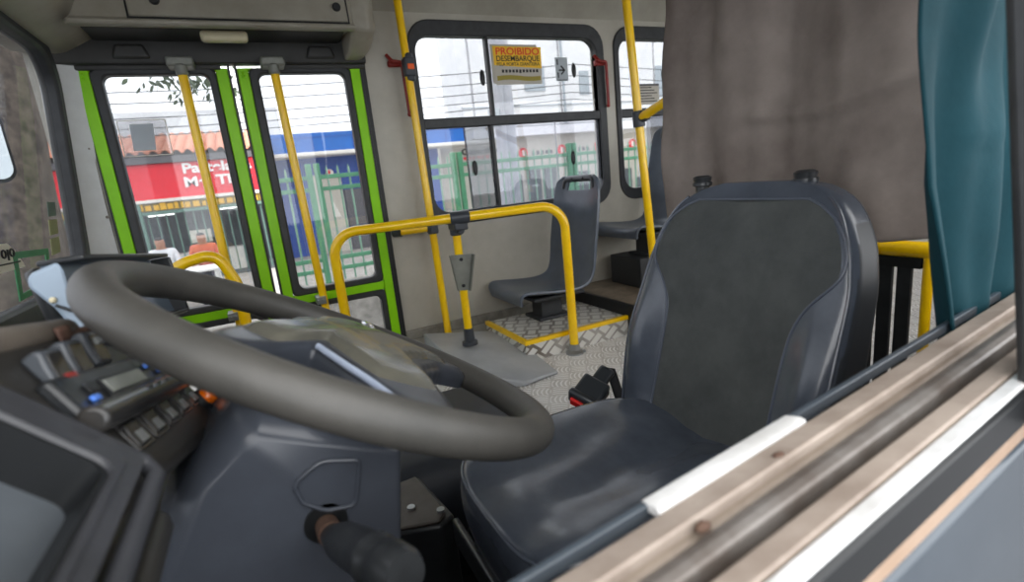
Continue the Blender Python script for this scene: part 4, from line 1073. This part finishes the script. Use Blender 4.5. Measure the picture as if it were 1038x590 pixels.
# people standing in the shop
def person(x, y, label, top, scale=1, lean=0):
    z0 = GZ+.14
    t = bpy.data.meshes.new('person'); 
    J = {'pelvis': (0, 0, .50), 'chest': (0, .05, .82), 'neck': (0, .08, 1.00), 'head': (0, .12, 1.12), 'crown': (0, .13, 1.21),
         'sl': (.17, .05, .94), 'el': (.22, .12, .70), 'hl': (.15, .36, .66), 'fl': (.12, .43, .67), 'sr': (-.17, .05, .94), 'er': (-.22, .12, .70), 'hr': (-.15, .36, .66), 'fr': (-.12, .43, .67),
         'kl': (.11, .42, .50), 'al': (.11, .40, .08), 'tl': (.12, .54, .04), 'kr': (-.11, .42, .50), 'ar': (-.11, .40, .08), 'tr': (-.12, .54, .04), 'hipl': (.10, .02, .50), 'hipr': (-.10, .02, .50)}
    E = [('pelvis', 'chest'), ('chest', 'neck'), ('neck', 'head'), ('head', 'crown'), ('chest', 'sl'), ('sl', 'el'), ('el', 'hl'), ('hl', 'fl'), ('chest', 'sr'), ('sr', 'er'), ('er', 'hr'), ('hr', 'fr'),
         ('pelvis', 'hipl'), ('hipl', 'kl'), ('kl', 'al'), ('al', 'tl'), ('pelvis', 'hipr'), ('hipr', 'kr'), ('kr', 'ar'), ('ar', 'tr')]
    RAD = dict(pelvis=.14, chest=.15, neck=.055, head=.085, crown=.06, sl=.065, el=.045, hl=.032, fl=.028, sr=.065, er=.045, hr=.032, fr=.028, kl=.06, al=.042, tl=.04, kr=.06, ar=.042, tr=.04, hipl=.09, hipr=.09)
    ks = list(J)
    t.from_pydata([(J[q][1]*-1+0, J[q][0], J[q][2]) for q in ks], [(ks.index(a), ks.index(b)) for a, b in E], [])
    o = bpy.data.objects.new('person', t); col.objects.link(o)
    sk = o.modifiers.new('skin', 'SKIN')
    for i, q in enumerate(ks):
        sv = t.skin_vertices[0].data[i]; sv.radius = (RAD[q], RAD[q]); sv.use_root = (q == 'pelvis')
    o.modifiers.new('sub', 'SUBSURF').render_levels = 1
    bpy.context.view_layer.update()
    me = bpy.data.meshes.new_from_object(o.evaluated_get(bpy.context.evaluated_depsgraph_get()))
    bpy.data.objects.remove(o)
    for m in (M['skin'], top, M['pants'], M['hair']): me.materials.append(m)
    for p in me.polygons:
        c = p.center; p.use_smooth = True
        p.material_index = 2 if c.z < .585 else (1 if c.z < 1.0 and not c.x < -.22 else (3 if c.z > 1.16 or (c.z > 1.04 and c.x > -.09) else 0))
    b = bpy.data.objects.new('person', me); col.objects.link(b); b.location = (x, y, z0)
    return tag(b, label, 'person')
person(10.3, .92, 'person in an orange shirt sitting on a white stool at a white table outside', M['oshirt'])
person(10.3, 1.52, 'person in a white shirt sitting on a white stool outside the red shop', M['shirt'])
for y, l in ((.92, 'white plastic stool under the person in the orange shirt'), (1.52, 'white plastic stool under the person in the white shirt')):
    t = thing('stool', l, 'stool', (10.3, y, GZ+.14), 'white stools outside the red shop')
    mb = MB(); mb.tube([(10.3, y, GZ+.14+.36), (10.3, y, GZ+.14+.39)], .16, 20); obj('seat', mb, M['white'], t, bevel=.008)
    for ax_ in (45, 135, 225, 315):
        cx_, sx_ = math.cos(R(ax_)), math.sin(R(ax_))
        mb = MB(); mb.tube([(10.3+.11*cx_, y+.11*sx_, GZ+.14+.37), (10.3+.16*cx_, y+.16*sx_, GZ+.14)], .018, 8); obj('leg', mb, M['white'], t)
t = thing('table', 'white plastic table in front of the two people sitting outside', 'table', (9.25, 1.15, GZ+.14))
mb = MB(); mb.bb(8.95, 9.6, .65, 1.7, GZ+.14+.66, GZ+.14+.70); obj('tabletop', mb, M['white'], t, bevel=.012)
for x in (9.02, 9.53):
    for y in (.72, 1.63):
        mb = MB(); mb.tube([(x, y, GZ+.14), (x, y, GZ+.14+.67)], .025, 8); obj('leg', mb, M['white'], t)
# white buildings behind
mb = MB(); mb.bb(19, 22, 8.5, -1.2, GZ, 3.7); o = obj('white_house', mb, M['whitewall']); tag(o, 'plain white house wall behind the tiled roof', 'building')
def blue_shop():
    X0 = 15.0; kk = X0/10; yy = lambda y: y*kk; zz = lambda z: H+(z-H)*kk
    t = thing('shop', 'blue shop front with a white band, seen through the rear door pane', 'building', (X0, yy(-2), GZ))
    mb = MB(); mb.bb(X0, X0+.8, yy(-.42), yy(-4.02), zz(1.54), zz(1.88)); fa = obj('blue_fascia', mb, M['bluewall'], t)
    mb = MB()
    for y in (-1.1, -1.8, -2.5, -3.2, -3.6): mb.bb(X0-.01, X0, yy(y), yy(y)-.015, zz(1.54), zz(1.80))
    mb.bb(X0-.012, X0, yy(-.42), yy(-4.02), zz(1.795), zz(1.805)); obj('panel_joint', mb, M['bluedark'], fa)
    mb = MB(); mb.bb(X0-.5, X0+.5, yy(-.42), yy(-4.5), zz(1.46), zz(1.53)); obj('canopy', mb, M['band'], t, bevel=.03)
    mb = MB(); mb.bb(X0+.2, X0+.4, yy(-.42), yy(-3.44), GZ, zz(1.46)); obj('blue_wall', mb, M['bluedark'], t)
    mb = MB(); mb.bb(X0+.12, X0+.2, yy(-1.0), yy(-1.5), GZ, zz(1.15)); obj('grey_door', mb, M['beige'], t)
    mb = MB(); mb.bb(X0+.1, X0+.2, yy(-1.52), yy(-2.2), GZ, zz(.85)); obj('dark_window', mb, M['gutter'], t)
    mb = MB(); mb.tube([(X0+.1, yy(-1.32), zz(1.17)), (X0+.19, yy(-1.32), zz(1.17))], .10, 20); e = obj('round_emblem', mb, M['band'], t)
    mb = MB(); mb.tube([(X0+.085, yy(-1.30), zz(1.185)), (X0+.1, yy(-1.30), zz(1.185))], .055, 16); obj('red_spot', mb, M['signred'], e)
blue_shop()
def beige_shop():
    X0 = 16.0; kk = X0/10; yy = lambda y: y*kk; zz = lambda z: H+(z-H)*kk
    t = thing('shop', 'beige shop wall with round red signs and black lettering behind the fence', 'building', (X0, yy(-6), GZ))
    mb = MB(); mb.bb(X0, X0+2, yy(-3.45), yy(-13), GZ, zz(1.56)); wl_ = obj('wall', mb, M['beige'], t)
    mb = MB(); mb.bb(X0-.35, X0+2, yy(-4.1), yy(-13), zz(1.56), zz(1.74)); obj('white_band', mb, M['whitewall'], t)
    mb = MB(); mb.bb(X0-.3, X0+2, yy(-4.1), yy(-13), zz(1.74), zz(1.76)); obj('band_edge', mb, M['gutter'], t)
    mb = MB(); mb.bb(X0+.4, X0+2, yy(-4.1), yy(-13), zz(1.74), zz(4.4)); up = obj('upper_wall', mb, M['whitewall'], t)
    for (a, b, c, d) in ((-7.0, -7.25, 2.4, 2.9), (-5.6, -6.1, 2.5, 3.0), (-9.2, -10, 2.3, 3.0), (-10.8, -11.4, 2.3, 3.0)):
        mb = MB(); mb.bb(X0+.36, X0+.4, yy(a), yy(b), zz(c), zz(d)); obj('window', mb, M['sheet'], up)
    mb = MB(); mb.bb(X0+.34, X0+.4, yy(-6.55), yy(-6.59), zz(1.76), zz(4.4)); mb.bb(X0+.34, X0+.4, yy(-7.9), yy(-7.94), zz(1.76), zz(4.4)); mb.bb(X0+.34, X0+.4, yy(-4.1), yy(-13), zz(2.2), zz(2.22)); obj('joint', mb, M['sheet'], up)
    r, u = (0, -1, 0), (0, 0, 1)
    text_mesh('lettering', 'Casa das', .26, (X0-.02, yy(-3.88), zz(1.29)), r, u, M['ink'], wl_, .01, 1.3, bold=.02)
    mb = MB()
    for j in range(7): mb.bb(X0-.02, X0, yy(-3.92-j*.10), yy(-3.92-j*.10)-.10, zz(1.19), zz(1.24))
    obj('red_lettering', mb, M['signred'], wl_)
    for j, y in enumerate((-5.28, -6.24, -7.2, -8.2)):
        mb = MB(); mb.tube([(X0-.03, yy(y), zz(1.225)), (X0, yy(y), zz(1.225))], .17, 22); s = obj('round_sign', mb, M['signred'], wl_)
        mb = MB(); mb.bb(X0-.04, X0-.03, yy(y)-.04, yy(y)+.04, zz(1.225)-.10, zz(1.225)+.10); obj('sign_mark', mb, M['band'], s)
        mb = MB()
        for q in range(5): mb.bb(X0-.02, X0, yy(y-.22-q*.11), yy(y-.22-q*.11)-.10, zz(1.17), zz(1.17)+.12)
        obj('dark_lettering', mb, M['gutter'], wl_)
    mb = MB()
    rr = random.Random(5)
    for j in range(14): mb.bb(X0-.1, X0-.02, yy(-4.9-j*.42), yy(-4.9-j*.42-rr.uniform(.15, .35)), GZ, zz(rr.uniform(.3, .95)))
    obj('goods', mb, M['shopdark'], t)
beige_shop()
# utility pole and cables
mb = MB(); mb.tube([(7.2, -3.52, GZ+.1), (7.2, -3.60, 6.5)], [.17, .12], 20)
o = thing('utility_pole', 'pale concrete utility pole behind the large window', 'pole', (7.2, -3.52, GZ+.14)); obj('shaft', mb, M['pole'], o)
mb = MB(); mb.tube([(7.05, -3.40, GZ+.1), (7.05, -3.44, 2.2)], .05, 12); obj('conduit', mb, M['pole'], o)
mb = MB(); mb.bb(7.0, 7.1, -3.38, -3.24, 1.5, 1.75); obj('meter_box', mb, M['sheet'], o, bevel=.01)
mb = MB(); mb.bb(7.15, 7.25, -2.7, -4.5, 4.3, 4.4); obj('crossarm', mb, M['pole'], o)
CL = ['thin black overhead cable, highest of the street cables', 'thin black overhead cable, second from the top', 'thin black overhead cable in the middle of the bundle', 'thin black overhead cable just above the shop roofs', 'thin black overhead cable, lowest of the street cables']
for j, (z, dz) in enumerate(((2.42, .12), (2.26, -.08), (2.14, .08), (2.02, .03), (1.92, -.06))):
    mb = MB(); mb.tube([(7.4+.05*j, 8-26*q/24, z+dz*(q/24-.5)-.25*math.sin(PI*((q/24*2) % 1))) for q in range(25)], .006, 6)
    o = obj('overhead_cable', mb, M['wire']); tag(o, CL[j], 'cable', 'overhead street cables')
# tree outside the windshield
def tree():
    t = thing('tree', 'thick rough tree trunk outside the windshield with hanging leaves', 'tree', (4.6, 1.72, GZ+.14))
    def T(u, v):
        a = 2*PI*u; z = GZ+.1+5.2*v
        r = .43+.10*math.exp(-v*9)+.05*noise.noise(V((math.cos(a)*1.6, math.sin(a)*1.6, z*.9)))+.022*noise.noise(V((math.cos(a)*7, math.sin(a)*7, z*2.4)))
        return V((4.75+r*math.cos(a), 1.72+r*math.sin(a)-.04*z, z))
    mb = MB(); mb.grid(T, 96, 120, cu=True); obj('trunk', mb, M['bark'], t, smooth=180)
    rr = random.Random(11)
    brs = [[(4.75, 1.6, 3.6), (4.9, .8, 3.3), (5.0, .2, 2.6), (5.0, -.05, 2.2)], [(4.75, 1.6, 3.8), (5.1, .9, 3.2), (5.1, .5, 2.5), (5.1, .42, 2.1)], [(4.8, 1.5, 3.8), (5.0, 0, 3.2), (5.0, -.3, 2.7)]]
    for b in brs:
        mb = MB(); mb.tube(fillet(b, .5, 5), .012, 8); obj('branch', mb, M['bark'], t)
    mb = MB()
    def leafq(c, s):
        d = V((rr.uniform(-.6, .6), rr.uniform(-.7, .7), rr.uniform(-1, -.2))).normalized(); w_ = d.cross(V((rr.uniform(-1, 1), rr.uniform(-1, 1), rr.uniform(-1, 1)))).normalized()
        c = V(c); nn = d.cross(w_)
        mb.add([c, c+d*s*.35+w_*s*.2+nn*s*.04, c+d*s*.75+w_*s*.15, c+d*s, c+d*s*.75-w_*s*.15, c+d*s*.35-w_*s*.2+nn*s*.04], [(0, 1, 2, 3), (0, 3, 4, 5)])
    for (cy, cz, ry, rz, n) in ((.52, 1.79, .14, .05, 22), (.28, 1.74, .15, .09, 60), (.20, 1.92, .1, .1, 12), (-.05, 1.80, .06, .20, 26), (-.30, 2.0, .12, .08, 10), (.6, 2.2, .4, .2, 40), (0, 2.25, .4, .2, 40)):
        for q in range(n): leafq((5.0+rr.uniform(-.25, .25), cy+rr.uniform(-ry, ry), cz+rr.uniform(-rz, rz)), rr.uniform(.05, .085))
    o = obj('foliage', mb, M['leaf'], t, smooth=0); o['kind'] = 'stuff'
tree()
# stickers on the windshield, low right corner
def sstick(name, label, pts, m, inner=None, im=None, cat='sticker'):
    mb = MB(); mb.prism([shield(a, b, -.004) for a, b in pts], (0, .002, 0)); o = obj(name, mb, m); tag(o, label, cat)
    if inner:
        mb = MB(); mb.prism([shield(a, b, -.006) for a, b in inner], (0, .002, 0)); obj('inner_field', mb, im, o)
    return o
def frame_sticker():
    mb = MB(); ring(mb, [(1.79, .605), (2.04, .615), (2.06, .725), (1.80, .735)], [(1.815, .622), (2.015, .632), (2.03, .708), (1.825, .716)], lambda a, b, d: shield(a, b, -.005+d), .003)
    o = obj('framed_sticker', mb, M['labelgreen']); tag(o, 'green framed square sticker low on the windshield', 'sticker')
frame_sticker()
sstick('label_sticker', 'small olive square sticker on the windshield, lowest of the stacked ones', [(2.09, .700), (2.17, .705), (2.18, .755), (2.10, .752)], M['labelolive'])
sstick('label_sticker', 'small brownish square sticker on the windshield, middle of the stack', [(2.105, .762), (2.18, .765), (2.19, .81), (2.115, .81)], M['labelolive'])
sstick('label_sticker', 'small dark green square sticker on the windshield, topmost of the stack', [(2.12, .82), (2.19, .822), (2.20, .865), (2.13, .866)], M['labeldark'])
o = sstick('paper_label', 'torn white paper label with handwriting on the windshield', [(1.60, .690), (1.87, .690), (1.82, .74), (1.78, .76), (1.60, .765)], M['paper'])
mb = MB()
for a in (1.74, 1.79): mb.tube([shield(a+.012*math.cos(q*PI/6), .735+.010*math.sin(q*PI/6), -.007) for q in range(12)], .0022, 6, closed=True)
mb.tube([shield(1.70, .710, -.007), shield(1.83, .708, -.007)], .002, 6); mb.tube([shield(1.765, .717, -.007), shield(1.765, .745, -.007)], .0022, 6); obj('handwriting', mb, M['ink'], o)
# exterior mirror
def ext_mirror():
    t = thing('side_mirror', 'exterior side mirror seen through the windshield at the far left', 'mirror', (2.75, .80, 1.1))
    f = lambda a, b, d: V((2.62+.35*(a-.85)+d, a+.0, b))
    mb = MB(); mb.prism([f(a, b, .0) for a, b in rrect(.765, .965, .965, 1.29, .05)], (.05, .03, 0)); obj('housing', mb, M['blackpl'], t, bevel=.015)
    mb = MB(); mb.prism([f(a, b, -.004) for a, b in rrect(.778, .952, .978, 1.277, .04)], (.003, 0, 0)); obj('mirror_glass', mb, M['mirror'], t)
    mb = MB(); mb.tube(fillet([(2.68, .87, 1.28), (2.68, .86, 1.5), (2.52, .66, 1.55)], .08, 6), .014, 10); obj('arm', mb, M['blackpl'], t)
ext_mirror()
